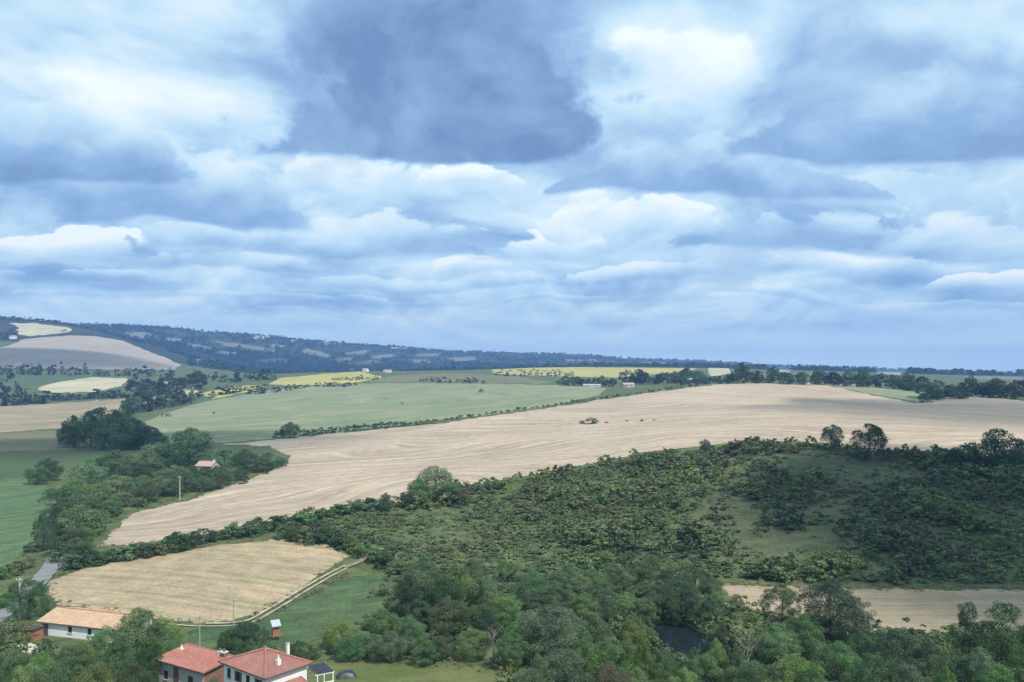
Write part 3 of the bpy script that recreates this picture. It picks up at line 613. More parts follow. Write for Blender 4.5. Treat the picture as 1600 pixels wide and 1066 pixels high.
zone("75 715 b752 44 r d;180 702 b748 74 r m;232 706 b752 84 r m;140 722 b765 62 r m;272 726 b768 62 r m;60 725 b758 40 r d;210 722 b760 60 r d;155 712 b748 50 r m;270 696 b735 50 r d;245 690 b730 46 r m",
     'in the wood beside the dark pasture', 'wood beside the pasture')
zone("200 740 b778 84 r m;100 757 b800 62 r m;132 764 b815 74 r m;165 772 b808 60 r m;232 752 b785 64 v g;205 775 b792 50 r g;140 795 b835 60 r m;122 788 b838 74 r m;70 796 b860 44 v d;102 824 b868 62 r d;122 838 b876 44 r d;128 822 b858 50 r m;250 742 b775 50 r m;118 745 b790 50 v l;90 790 b840 40 v d;175 785 b808 46 r d;110 860 b890 44 s d;85 858 b880 26 s m;52 845 b862 44 s d",
     'in the lower wood along the lane', 'lower lane wood')
zone("47 903 b968 62 r d;22 905 b935 24 s m;10 925 b950 36 s m;75 950 b965 20 s o;28 875 b898 30 s o;12 880 b905 30 s m;45 868 b888 22 s g", 'beside the lane above the barn', 'lane side shrubs')
hed = row(112, 890, 300, 858, 13, 26, 36, leafs='ddmo') + '\n' + row(300, 852, 440, 828, 10, 20, 36, leafs='ddm') + '\n' + row(440, 826, 600, 792, 12, 22, 38, leafs='ddmm')
zone(hed, 'in the hedge above the straw field', 'hedge above the straw field')
zone(row(440, 838, 560, 862, 12, 26, 30, leafs='mdmo', jb=6) + '\n' + row(560, 868, 640, 900, 9, 30, 34, leafs='mmd', jb=6), 'on the bank over the meadow', 'bank shrubs over the meadow')
zone("453 659 b685 36 r d\n436 668 b685 20 s d\n" + row(470, 681, 682, 661, 24, 9, 17, leafs='dmd', jx=2, jb=.5), 'in the hedge between crop and pink stubble', 'hedge between crop and stubble')
zone(row(690, 658, 1090, 604, 44, 5.0, 19, leafs='df', jx=3, jb=.5), 'in the thin hedge climbing the crop edge', 'thin hedge on the rise')
zone("752 607 b614 8 r d;628 628 b632 6 s d;262 645 b652 10 s d;254 646 b652 7 s d;334 643 b647 7 s d", 'alone in the green crop', 'lone shrubs in the crop')
zone("924 652 b663 22 s d;909 657 b663 14 s d;948 658 b662 12 s o;1003 655 b659 10 s d;1022 655 b658 16 s d;980 656 b659 9 s o", 'in the middle of the pink stubble', 'bushes in the stubble')
# the ridge and the tree rows beyond
zone(row(1150, 598, 1290, 602, 11, 17, 28, 'rvr', 'dfd', 5, 1) + '\n' + row(1290, 602, 1450, 612, 15, 20, 32, 'rvr', 'dfd', 5, 1.5) + '\n' + row(1440, 622, 1610, 622, 16, 24, 36, 'rvr', 'ddf', 5, 2) + """
1160 563 b600 26 v d;1210 570 b599 22 r d;1280 570 b600 20 v d;1350 572 b606 26 r d;1450 628 b629 2 s d;1445 614 b630 26 s d;1465 608 b626 30 r d;1515 585 b620 34 r d;1555 588 b622 30 r d;1585 597 b624 30 r d;1420 578 b610 30 r d""", 'on the ridge behind the pink stubble', 'ridge tree line')
zone(row(870, 602, 960, 604, 10, 13, 15, 'vtr', 'dff', 3, 1) + '\n' + row(975, 600, 1100, 598, 16, 18, 24, 'rvt', 'dff', 4, 2) + '\n' + row(1060, 602, 1150, 598, 10, 13, 22, 'rv', 'df', 4, 1), 'around the white farm buildings on the rise', 'trees round the farm buildings')
zone(row(770, 588, 900, 588, 13, 8, 10, 'rv', 'df', 4, 1) + '\n' + row(780, 581, 880, 580, 9, 4, 9, 'r', 'f', 4, .6), 'in the hedge of the long yellow field', 'yellow field hedge trees', far=True)
zone(row(510, 605, 558, 603, 8, 8, 12, 'rs', 'fd', 3, 1) + '\n' + row(515, 595, 590, 593, 8, 6, 10, 'rs', 'fo', 3, 1) + '\n' + row(655, 597, 760, 599, 12, 8, 11, 'rs', 'fd', 3, 1), 'in the hedges on the hump', 'hedge trees on the hump', far=True)
zone(row(385, 618, 500, 604, 10, 8, 18, 'rs', 'df', 4, 1) + '\n' + row(300, 626, 420, 606, 11, 13, 20, 'rv', 'dfm', 4, 1.5), 'beside the narrow yellow field', 'trees by the narrow yellow field', far=True)
zone(row(198, 648, 285, 632, 9, 28, 28, 'vtr', 'dmf', 4, 2) + '\n' + row(210, 622, 310, 606, 10, 24, 28, 'rvt', 'fd', 5, 3) + '\n285 606 b632 12 t m;300 606 b630 12 t m;272 610 b636 14 t d;205 616 b652 30 v d', 'in the row beyond the tan field', 'row beyond the tan field')
zone(row(0, 634, 80, 630, 8, 22, 30, 'rv', 'dfm', 5, 2) + '\n' + row(80, 627, 200, 620, 11, 14, 26, 'rv', 'fd', 4, 1.5) + '\n18 577 b612 20 v f;5 590 b622 26 r d;30 596 b620 20 r f', 'between the tan and straw fields', 'hedge behind the tan field', far=True)
zone(row(0, 586, 140, 586, 12, 14, 15, 'rvt', 'f', 4, 1) + '\n' + row(140, 588, 280, 588, 12, 13, 15, 'rv', 'f', 4, 1) + '\n133 560 b586 8 t f;96 564 b585 7 t f;60 566 b586 14 r f', 'at the foot of the far hill', 'trees under the far hill', far=True)
zone(row(290, 598, 430, 594, 14, 17, 18, 'rv', 'f', 5, 3) + '\n' + row(400, 586, 560, 578, 10, 7, 14, 'rv', 'f', 5, 1), 'in the hollow before the blue hills', 'hollow trees', far=True)
zone("38 494 b503 5 r f;28 500 b504 14 s f;102 514 b518 10 s f;98 515 b519 5 s f\n" + row(-5, 532, 26, 524, 6, 14, 14, 'r', 'f', 3, 3), 'on the top of the far hill', 'far hilltop trees', far=True)

# bare dead trees
def dead_tree(px, top, y, label):
    x = (px - 800) / F * y; z = float(ground_z(x, y)); h = CAMZ - (top - HORIZ) / F * y - z; r = np.random.default_rng(int(px))
    o = empty('dead_tree', (x, y, z)); tag(o, label, 'tree')
    V, Fq = tube([(0, 0, -.2), (.15, .1, h * .3), (0.0, .2, h * .55), (.2, .1, h * .8)], [.17, .13, .09, .04]); mesh_obj('trunk', V, Fq, M['dead_bark'], o, True)
    for i in range(13):
        z0 = h * r.uniform(.35, .78); a = i * 2.4 + r.uniform(-.4, .4); L = h * r.uniform(.14, .24); up = r.uniform(.5, 1.1)
        p0 = np.array([.1, .12, z0]); p1 = p0 + L * np.array([math.cos(a), math.sin(a), up]) * .55; p2 = p1 + L * np.array([math.cos(a + .5), math.sin(a + .5), up * 1.3]) * .5
        V1, F1 = tube([p0, p1, p2], [.05, .035, .012], 5); b = p1 + L * np.array([math.cos(a - .9), math.sin(a - .9), up]) * .45; V2, F2 = tube([p1, b], [.045, .015], 5)
        c_ = p2 + L * .4 * np.array([math.cos(a - .6), math.sin(a - .6), up]); V3, F3 = tube([(p1 + p2) / 2, c_], [.035, .012], 5)
        mesh_obj('branch', np.concatenate([V1, V2, V3]), np.concatenate([F1, F2 + len(V1), F3 + len(V1) + len(V2)]), M['dead_bark'], o, True)
dead_tree(1168, 972, 124, 'bare grey dead tree among the river bank trees'); dead_tree(770, 982, 126, 'bare dead tree beside the light green garden tree')

# ------------------------------------------------------------------ uncountable growth
def scatter(name, XY, H, Wd, leaf_n, lumps, size, mats, mi, label, seed=0):
    """one mesh of many small leafy clumps"""
    r = np.random.default_rng(seed); protos_ = [crown_arrays('shrub', seed + 50 + i, lumps, leaf_n, size) for i in range(6)]
    Vs, Qs, Rs, Ms, Cs, n_ = [], [], [], [], [], 0
    Z = ground_z(XY[:, 0], XY[:, 1])
    for i in range(len(XY)):
        V, Q, rn, _ = protos_[i % 6]; a = r.uniform(0, 6.28); ca, sa = math.cos(a), math.sin(a); w, h = Wd[i], H[i]
        Vs.append(np.stack([(V[:, 0] * ca - V[:, 1] * sa) * w + XY[i, 0], (V[:, 0] * sa + V[:, 1] * ca) * w + XY[i, 1], V[:, 2] * h + Z[i] - 0.04 * h], 1).astype(np.float32))
        Qs.append(Q + n_); n_ += len(V); Rs.append(np.clip(rn * 0.6 + r.uniform(0, .4), 0, 1)); Ms.append(np.full(len(Q), mi[i])); Cs.append(np.full(len(Q), r.uniform()))
    me = fast_mesh(name, np.concatenate(Vs), np.concatenate(Qs), mats, np.concatenate(Rs), mat_idx=np.concatenate(Ms))
    at = me.attributes.new('clump', 'FLOAT', 'FACE'); at.data.foreach_set('value', np.concatenate(Cs).astype(np.float32)); o = link(name, me)
    return tag(o, label, kind='stuff')
def fill(poly, n_, seed):
    r = np.random.default_rng(seed); pa = np.array(poly); lo, hi = pa.min(0), pa.max(0); out = np.zeros((0, 2))
    while len(out) < n_:
        q = r.uniform(lo, hi, (n_ * 3, 2)); out = np.concatenate([out, q[inside(poly, q[:, 0], q[:, 1])]])
    return out[:n_]
r = np.random.default_rng(4)
SCRUB = [(430, 826), (500, 808), (600, 796), (740, 762), (860, 744), (1000, 714), (1150, 697), (1290, 697), (1400, 711), (1600, 718), (1720, 724), (1720, 912), (1600, 912), (1300, 912), (1120, 905), (1000, 905), (880, 910), (700, 905), (620, 880), (560, 868)]
sp = outline(SCRUB); XY = fill(sp, 13000, 3)
# the dry grassy openings of the slope stay half bare
GAPS = [(1330, 735, 105, 26), (1240, 725, 70, 25), (1290, 812, 60, 22), (1130, 810, 80, 30), (1220, 855, 120, 30), (1150, 745, 40, 20)]
px_ = 800 + XY[:, 0] / XY[:, 1] * F; py_ = HORIZ + (CAMZ - ground_z(XY[:, 0], XY[:, 1])) / XY[:, 1] * F
dens = np.clip((vnoise(XY[:, 0] / 16, XY[:, 1] / 16, 5) - .12) * 3.2, 0.25, 1)
for gx, gy, rx, ry in GAPS: dens *= 1 - 0.93 * np.exp(-(((px_ - gx) / rx) ** 2 + ((py_ - gy) / ry) ** 2) ** 2)
XY = XY[r.uniform(0, 1, len(XY)) < dens]; XY = XY[:7600]
thick = vnoise(XY[:, 0] / 30, XY[:, 1] / 30, 8) * .55 + vnoise(XY[:, 0] / 12, XY[:, 1] / 12, 18) * .45
tall = (thick + r.normal(0, .08, len(XY)) > .53) & (np.arange(len(XY)) % 2 == 0)                      # thickets stand out of low bramble cover
tone = vnoise(XY[:, 0] / 24 + 7, XY[:, 1] / 24, 6) * .6 + vnoise(XY[:, 0] / 9 + 3, XY[:, 1] / 9, 16) * .4 + r.normal(0, .05, len(XY)); mi = np.digitize(tone, [.28, .46, .56, .70])
H = np.where(tall, r.uniform(1.6, 4.4, len(XY)) * (.55 + thick), r.uniform(.5, 1.4, len(XY))); Wd = np.where(tall, H * r.uniform(.9, 1.5, len(XY)) + .4, r.uniform(1.6, 3.6, len(XY)))
SM = [SCR[0], SCR[1], SCR[2], SCR[1], SCR[3]]
scatter('scrub', XY[tall], H[tall], Wd[tall], 200, 10, 0.135, SM, mi[tall], 'dense thickets of mixed scrub on the hillside', 21)
scatter('bramble', XY[~tall], H[~tall], Wd[~tall], 37, 6, 0.26, SM, mi[~tall], 'low bramble cover over the scrub hillside', 23)
field('dry_grass_slope', [(1160, 700), (1300, 700), (1430, 716), (1440, 745), (1330, 770), (1340, 830), (1200, 885), (1080, 880), (1060, 820), (1110, 760)], 'slope_grass', 'dry grass opening on the scrub hill')
vg = []
for line_, n_ in ((BIG[-7:] + [BIG[0]], 420), (BIG[:9], 260), ([(75, 908), (130, 888), (230, 869), (330, 853), (430, 843), (500, 849), (548, 868)], 300), ([(548, 868), (500, 902), (440, 940), (395, 963)], 120), ([(350, 974), (250, 969), (180, 958), (90, 946), (72, 925), (75, 908)], 160),
                  ([(1120, 912), (1300, 919), (1450, 921), (1600, 921)], 260), ([(1600, 996), (1400, 988), (1250, 972), (1150, 947)], 200), ([(545, 898), (470, 935), (398, 978)], 130), ([(300, 1016), (430, 1018), (480, 1002), (560, 990)], 120), ([(540, 1030), (700, 1038), (800, 1052)], 120),
                  ([(-20, 905), (8, 892), (55, 850), (80, 795)], 150)):
    for k_ in range(n_):
        q = r.uniform(0, len(line_) - 1.001); a_, b_ = line_[int(q)], line_[int(q) + 1]; f_ = q - int(q); X_, Y_ = spot(a_[0] + (b_[0] - a_[0]) * f_, a_[1] + (b_[1] - a_[1]) * f_)
        vg.append((X_ + r.normal(0, .7), Y_ + r.normal(0, 1.1)))
vg = np.array(vg); H = r.uniform(.12, .5, len(vg))
DRY = leaf('dry_grass_blade', (0.16, 0.14, 0.065), (0.30, 0.26, 0.14), 0.3, 0.2, clumps=True)
scatter('verge_grass', vg, H, H * r.uniform(1.2, 2.6, len(vg)) + .35, 28, 6, 0.23, [SCR[1], SCR[2], DRY], r.choice(3, len(vg), p=[.35, .15, .5]), 'uneven tufts of verge grass along the field edges', 71)
und = [fill(outline([(985, 975), (1020, 1060), (1130, 1060), (1150, 960), (1080, 940)], 12), 110, 9)]
for poly, k, s_ in (([(610, 900), (800, 905), (1020, 915), (1010, 960), (1000, 1100), (820, 1110), (760, 1045), (620, 1030), (560, 1000)], 260, 5), ([(1120, 945), (1250, 975), (1400, 990), (1700, 1000), (1700, 1130), (1110, 1120), (1130, 1000)], 260, 6),
                    ([(-60, 985), (50, 985), (100, 1010), (230, 1010), (235, 1120), (-60, 1120)], 120, 7), ([(100, 780), (290, 735), (400, 712), (440, 722), (300, 778), (200, 800), (150, 850), (100, 890), (90, 850)], 260, 8)):
    und.append(fill(outline(poly, 12, 60), k, s_))
for k_ in range(70):                                          # sedge and willow scrub fringing the pool
    a_ = r.uniform(0, 6.283); q = np.array([30.3, 138.0]); d_ = np.array([math.cos(a_), math.sin(a_)])
    L_ = np.linspace(0, 25, 120); e_ = seg_dist(q[0] + d_[0] * L_, q[1] + d_[1] * L_, RIVER); und.append((q + d_ * (L_[np.argmax(e_ > 1.35)] + r.uniform(0, 1.8)))[None])
XY = np.concatenate(und); XY = XY[(seg_dist(XY[:, 0], XY[:, 1], RIVER) > 1.3)]
H = r.uniform(.8, 3.4, len(XY)); mi = r.integers(0, 5, len(XY))
scatter('undergrowth', XY, H, H * r.uniform(1, 1.7, len(XY)), 215, 11, 0.12, [SCR[0], SCR[1], SCR[1], SCR[3], SCR[2]], mi, 'tangled undergrowth between the trees', 31)
# woods of the far hills
FP = [outline(p) for p in PATCH]
uu = r.uniform(-0.8, 0.8, 60000); tt = r.uniform(math.log(2150), math.log(6300), 60000); XY = np.stack([uu * np.exp(tt), np.exp(tt)], 1)
wood = vnoise(XY[:, 0] / 260, XY[:, 1] / 260, 14) * .6 + vnoise(XY[:, 0] / 90, XY[:, 1] / 90, 15) * .4
keep = (wood + r.uniform(-.12, .12, len(XY)) > 0.45) & ~((XY[:, 0] / XY[:, 1] < -0.39) & (XY[:, 1] < 2750))
for p in FP: keep &= ~inside(p, XY[:, 0], XY[:, 1])
XY = XY[keep][:15000]; H = r.uniform(7, 17, len(XY)); Wd = H * r.uniform(1.2, 2.4, len(XY))
scatter('forest', XY, H, Wd, 12, 4, 0.54, [FAR_LEAF], np.zeros(len(XY), int), 'dark blue woods covering the far hills', 41)

LA = np.array(LINE)
scatter('treeline', LA[:, :2], LA[:, 2], LA[:, 3], 150, 14, 0.16, [FAR_LEAF, SCR[0]], (np.arange(len(LA)) % 4 == 0).astype(int), 'distant hedgerow trees before the blue hills', 61)

# ------------------------------------------------------------------ buildings
def tile_mat(name, c1, c2, c3):
    m, N, bs, out = new_mat(name); tc = N.n('ShaderNodeTexCoord'); uv = tc.outputs['UV']; x, y, z = N.sep(uv)
    cell = N.comb(N.m('FLOOR', N.m('DIVIDE', x, 0.28)), N.m('FLOOR', N.m('DIVIDE', y, 0.38)), 0.0)
    wn = N.n('ShaderNodeTexWhiteNoise', _noise_dimensions='2D'); N.put(wn.inputs['Vector'], cell)
    big = N.noise(tc.outputs['Object'], 0.55, 4, 0.6)
    c = N.mix(wn.outputs['Value'], c1, c2); c = N.mix(N.m('MULTIPLY', N.smooth(big, 0.45, 0.7), 0.6), c, c3)
    edge = N.smooth(N.m('FRACT', N.m('DIVIDE', y, 0.38)), 0.0, 0.16, 0.72, 1.0)
    hs = N.n('ShaderNodeHueSaturation'); N.put(hs.inputs['Color'], c); N.put(hs.inputs['Value'], edge)
    N.put(bs.inputs['Base Color'], hs.outputs[0]); N.put(bs.inputs['Roughness'], 0.85)
    bump(N, bs, N.m('FRACT', N.m('DIVIDE', y, 0.38)), 0.6, 0.03); return m
M['tile_red'] = tile_mat('red_roof_tile', (0.38, 0.15, 0.11), (0.27, 0.11, 0.085), (0.34, 0.20, 0.16))
M['tile_brown'] = tile_mat('weathered_roof_tile', (0.34, 0.145, 0.115), (0.25, 0.12, 0.10), (0.28, 0.18, 0.15))
M['tile_orange'] = tile_mat('orange_roof_tile', (0.50, 0.34, 0.22), (0.40, 0.27, 0.18), (0.48, 0.38, 0.28))
M['tile_pink'] = tile_mat('pale_pink_tile', (0.46, 0.31, 0.26), (0.40, 0.28, 0.24), (0.42, 0.36, 0.32))
M['white_wall'] = plain('white_render', (0.78, 0.78, 0.76), 0.9, 0.05, 0.7)
M['grey_wall'] = plain('grey_render', (0.42, 0.41, 0.39), 0.9, 0.10, 0.6)
M['cream_wall'] = plain('cream_render', (0.60, 0.53, 0.44), 0.9, 0.10, 0.6)
M['brick'] = plain('brown_brick', (0.22, 0.12, 0.085), 0.9, 0.2, 3)
M['dark_wood'] = plain('dark_wood', (0.07, 0.045, 0.035), 0.8, 0.25, 3)
M['shutter'] = plain('painted_shutter', (0.13, 0.09, 0.09), 0.6, 0.15, 2)
M['pane'] = plain('window_pane', (0.025, 0.03, 0.035), 0.12, 0.1, 1)
M['fascia'] = plain('dark_fascia', (0.13, 0.10, 0.09), 0.7, 0.15, 2)
M['white_paint'] = plain('white_paint', (0.78, 0.78, 0.77), 0.6, 0.04, 2)
M['concrete'] = plain('pale_concrete', (0.50, 0.49, 0.46), 0.9, 0.12, 2)
M['pole_wood'] = plain('grey_pole_wood', (0.36, 0.33, 0.29), 0.9, 0.15, 4)
M['board'] = plain('red_brown_board', (0.33, 0.15, 0.095), 0.75, 0.25, 5)
M['tin'] = plain('dull_zinc_sheet', (0.55, 0.57, 0.58), 0.45, 0.12, 2, 0.4)
M['tarp'] = plain('black_tarpaulin', (0.03, 0.033, 0.04), 0.45, 0.3, 2)
M['stone'] = plain('pale_stone', (0.62, 0.59, 0.53), 0.9, 0.15, 3)

def box(name, lo, hi, mat, parent):
    (a, b, c), (d, e, f) = lo, hi
    V = [(a, b, c), (d, b, c), (d, e, c), (a, e, c), (a, b, f), (d, b, f), (d, e, f), (a, e, f)]
    return mesh_obj(name, V, [(3, 2, 1, 0), (4, 5, 6, 7), (0, 1, 5, 4), (1, 2, 6, 5), (2, 3, 7, 6), (3, 0, 4, 7)], M[mat], parent)
def tile_slope(parent, o, eu, ev, L, vtop, kL=0.0, kR=0.0, mat='tile_red', name='roof_slope', rib=0.28):
    """a slope of canal tiles: o eave corner, eu along the eave, ev up the slope; kL/kR shorten it to hips"""
    o, eu, ev = Vector(o), Vector(eu).normalized(), Vector(ev).normalized(); nn = eu.cross(ev)
    if nn.z < 0: nn = -nn
    cols = max(8, int(L / rib) * 4); rows = 4; V, UV, Fc, uvl = [], [], [], []
    for i in range(cols + 1):
        u = L * i / cols; vm_ = vtop
        if kL: vm_ = min(vm_, u / kL)
        if kR: vm_ = min(vm_, (L - u) / kR)
        for j in range(rows + 1):
            v = max(vm_, 0.001) * j / rows; b = 0.045 * math.cos(2 * math.pi * u / rib)
            V.append(o + eu * u + ev * v + nn * b); UV.append((u, v))
    for i in range(cols):
        for j in range(rows):
            f = (i * (rows + 1) + j, (i + 1) * (rows + 1) + j, (i + 1) * (rows + 1) + j + 1, i * (rows + 1) + j + 1); Fc.append(f); uvl += [UV[q] for q in f]
    return mesh_obj(name, V, Fc, M[mat], parent, uvs=uvl)
def bar(name, a, b, rad, mat, parent, sides=7):
    V, Fq = tube([a, b], [rad, rad], sides); V = list(V); n_ = sides
    return mesh_obj(name, V, [tuple(f) for f in Fq] + [tuple(range(n_ - 1, -1, -1)), tuple(range(n_, 2 * n_))], M[mat], parent, False)
def opening(parent, kind, p, eu, w, h, mat_frame='white_paint', shutters=False):
    """a window or door set on a wall: p its lower middle, eu along the wall, outward is eu x z"""
    p, eu = Vector(p), Vector(eu).normalized(); outw = eu.cross(Vector((0, 0, 1)))
    def slab(name, u0, u1, z0, z1, d0, d1, mat, par):
        V = [p + eu * u + outw * d + Vector((0, 0, z)) for z in (z0, z1) for u, d in ((u0, d0), (u1, d0), (u1, d1), (u0, d1))]
        return mesh_obj(name, V, [(3, 2, 1, 0), (4, 5, 6, 7), (0, 1, 5, 4), (1, 2, 6, 5), (2, 3, 7, 6), (3, 0, 4, 7)], M[mat], par)
    fr = slab(kind, -w / 2 - .07, w / 2 + .07, -.07, h + .07, -.03, .035, mat_frame, parent)
    slab('pane' if kind == 'window' else 'door_leaf', -w / 2, w / 2, 0, h, 0.0, .05, 'pane' if kind == 'window' else 'shutter', fr)
    if kind == 'window': slab('sill', -w / 2 - .15, w / 2 + .15, -.16, -.075, -.02, .14, 'concrete', fr)
    if shutters:
        for s in (-1, 1): slab('shutter', s * (w * .78) - w * .24, s * (w * .78) + w * .24, 0, h, .0, .07, 'shutter', fr)
def chimney(parent, x, y, z, w=0.6, h=1.1, mat='white_wall', cone=False):
    c_ = box('chimney', (x - w / 2, y - w / 2, z - .6), (x + w / 2, y + w / 2, z + h), mat, parent)
    if cone:
        V = [(x + .42 * w * math.cos(a), y + .42 * w * math.sin(a), z + h + .002) for a in np.linspace(0, 6.283, 9)[:-1]] + [(x, y, z + h + .75)]
        mesh_obj('chimney_cowl', V, [(i, (i + 1) % 8, 8) for i in range(8)], M['stone'], c_)
    else:
        box('chimney_cap', (x - w * .62, y - w * .62, z + h + .002), (x + w * .62, y + w * .62, z + h + .10), 'concrete', c_)
        bar('chimney_pot', (x, y, z + h + .1), (x, y, z + h + .45), w * .22, 'tile_brown' if False else 'brick', c_)
def local(cx, cy, angle, zg):
    return empty('house', (cx, cy, zg), angle)
def building(name, A, angle, L, D, eave, rise, wall, tile, label, ridge_at=0.5, over=0.45, cat='house', extra=None, zg=None, lines=True, rib=0.28):
    """gabled: A = world x, y of the front left wall corner, front wall runs L along angle, D deep behind it; eave height over ground"""
    ca, sa = math.cos(angle), math.sin(angle)
    if zg is None: zg = min(float(ground_z(A[0] + ca * u - sa * v, A[1] + sa * u + ca * v)) for u in (0, L) for v in (0, D))
    o = empty(name, (A[0], A[1], zg), angle); tag(o, label, cat)
    r_ = D * ridge_at; zr = eave + rise; back = zr - rise / r_ * (D - r_)
    V = [(0, 0, -.6), (L, 0, -.6), (L, D, -.6), (0, D, -.6), (0, 0, eave), (L, 0, eave), (L, D, back), (0, D, back), (0, r_, zr), (L, r_, zr)]
    mesh_obj('wall', V, [(0, 1, 5, 4), (1, 2, 6, 9, 5), (2, 3, 7, 6), (3, 0, 4, 8, 7), (4, 5, 9, 8), (8, 9, 6, 7)], M[wall], o)
    sl = rise / r_; up = 0.10
    tile_slope(o, (-over, -over, eave - over * sl + up), (1, 0, 0), (0, 1, sl), L + 2 * over, (r_ + over) * math.hypot(1, sl), mat=tile, rib=rib)
    if D - r_ > 0.3: tile_slope(o, (L + over, D + over, back - over * sl + up), (-1, 0, 0), (0, -1, sl), L + 2 * over, (D - r_ + over) * math.hypot(1, sl), mat=tile, rib=rib)
    if lines:
        bar('ridge', (-over, r_, zr + up), (L + over, r_, zr + up), .13, 'tile_flat', o)
        box('fascia', (-over + .02, -over + .03, eave - over * sl - .14), (L + over - .02, -over + .09, eave - over * sl + .05), 'fascia', o)
        for s in (-over, L + over - .05):
            mesh_obj('verge_board', [(s, -over, eave - over * sl - .12), (s + .05, -over, eave - over * sl - .12), (s + .05, r_, zr - .10), (s, r_, zr - .10), (s, -over, eave - over * sl + .06), (s + .05, -over, eave - over * sl + .06), (s + .05, r_, zr + .08), (s, r_, zr + .08)],
                     [(3, 2, 1, 0), (4, 5, 6, 7), (0, 1, 5, 4), (1, 2, 6, 5), (2, 3, 7, 6), (3, 0, 4, 7)], M['fascia'], o)
    return o
M['tile_flat'] = plain('ridge_tile', (0.36, 0.16, 0.11), 0.85, 0.2, 3)

# the white barn
def world_at(px, py_, y):
    return (px - 800) / F * y, y, CAMZ - (py_ - HORIZ) / F * y
bx_, by_, bz_ = world_at(61, 972, 143); ang = math.atan2(-5.0, 16.5)
zg = float(ground_z(bx_ + 5, by_ - 2)); barn = building('barn', (bx_, by_ + .4), ang, 16.4, 8.0, bz_ - zg + .1, 1.15, 'white_wall', 'tile_orange', 'long white barn with an orange tiled roof beside the straw field', cat='barn', zg=zg)
opening(barn, 'door', (1.1, 0, 0), (1, 0, 0), 1.0, 2.0, 'dark_wood'); opening(barn, 'window', (6.4, 0, .9), (1, 0, 0), .8, 1.4); opening(barn, 'window', (10.5, 0, .9), (1, 0, 0), .8, 1.2)
shd = empty('lean_to_shed', (bx_ - 1.2, by_ - 2.6, float(ground_z(bx_ - 1.2, by_ - 2.6))), ang); tag(shd, 'small red brown lean-to shed at the end of the white barn', 'shed')
for i in range(7): box('plank', (.32 * i, 0, 0), (.32 * i + .30, .04, 1.7 + .04 * i), 'board', shd)
for i in range(6): box('plank', (2.24, .05 + .32 * i, 0), (2.28, .35 + .32 * i, 1.95), 'board', shd)
mesh_obj('shed_roof', [(-.2, -.3, 1.72), (2.6, -.3, 2.05), (2.6, 2.1, 2.1), (-.2, 2.1, 1.8), (-.2, -.3, 1.78), (2.6, -.3, 2.11), (2.6, 2.1, 2.16), (-.2, 2.1, 1.86)], [(3, 2, 1, 0), (4, 5, 6, 7), (0, 1, 5, 4), (1, 2, 6, 5), (2, 3, 7, 6), (3, 0, 4, 7)], M['dark_wood'], shd)
box('shed_door', (.7, -.06, 0), (1.5, -.005, 1.55), 'dark_wood', shd)
rr_ = np.random.default_rng(8)
heap = empty('stone_heap', (*world_at(35, 1000, 134)[:2], float(ground_z(*world_at(35, 1000, 134)[:2])))); tag(heap, 'heap of pale stones and rubble near the white barn', 'stone heap')
for i in range(46):
    a, q = rr_.uniform(0, 6.28), rr_.uniform(0, 1) ** .6; s = rr_.uniform(.22, .6); px0, py0 = q * 3.6 * math.cos(a), q * 2.2 * math.sin(a); zz0 = max(0, 1.5 * (1 - q)) * rr_.uniform(.4, 1)
    V = [(px0 + s * X * rr_.uniform(.6, 1.1), py0 + s * Y_ * rr_.uniform(.6, 1.1), zz0 + s * Z * rr_.uniform(.5, .9)) for X in (-.5, .5) for Y_ in (-.5, .5) for Z in (0, 1)]
    mesh_obj('stone', V, [(0, 1, 3, 2), (4, 6, 7, 5), (0, 4, 5, 1), (2, 3, 7, 6), (0, 2, 6, 4), (1, 5, 7, 3)], M['stone'], heap)

# the red-roofed house, lower, to the left
ax_, ay_, az_ = world_at(243, 1033, 114); zg = float(ground_z(ax_ + 4, ay_ - 1)); ang = math.atan2(-5.0, 8.2)
red = building('house', (ax_ + .3, ay_ + .5), ang, 9.2, 4.9, az_ - zg + .12, .55, 'grey_wall', 'tile_red', 'grey walled house with a bright red low tiled roof', zg=zg, over=.5, ridge_at=.985)
e0 = az_ - zg
opening(red, 'door', (3.6, 0, e0 - 2.6), (1, 0, 0), .9, 2.2, 'dark_wood'); opening(red, 'window', (6.6, 0, e0 - 2.3), (1, 0, 0), .8, 1.2, 'dark_wood'); opening(red, 'window', (1.5, 0, e0 - 2.3), (1, 0, 0), .6, 1.0, 'dark_wood')
gp = [(.1, e0 - 3.0), (4.8, e0 - 3.0), (4.8, e0 + .5), (4.7, e0 + .56), (.1, e0 + .02)]
mesh_obj('gable_boarding', [(x_, y_, z_) for x_ in (9.26, 9.21) for y_, z_ in gp], [(0, 1, 2, 3, 4), (9, 8, 7, 6, 5)] + [(i, 5 + i, 5 + (i + 1) % 5, (i + 1) % 5) for i in range(5)], M['brick'], red)
chimney(red, 0.5, 3.2, e0 + .4, .55, .3, 'stone', True); chimney(red, 7.3, 4.2, e0 + .5, .5, .7, 'white_wall'); chimney(red, 8.2, 4.2, e0 + .5, .7, .75, 'brick')

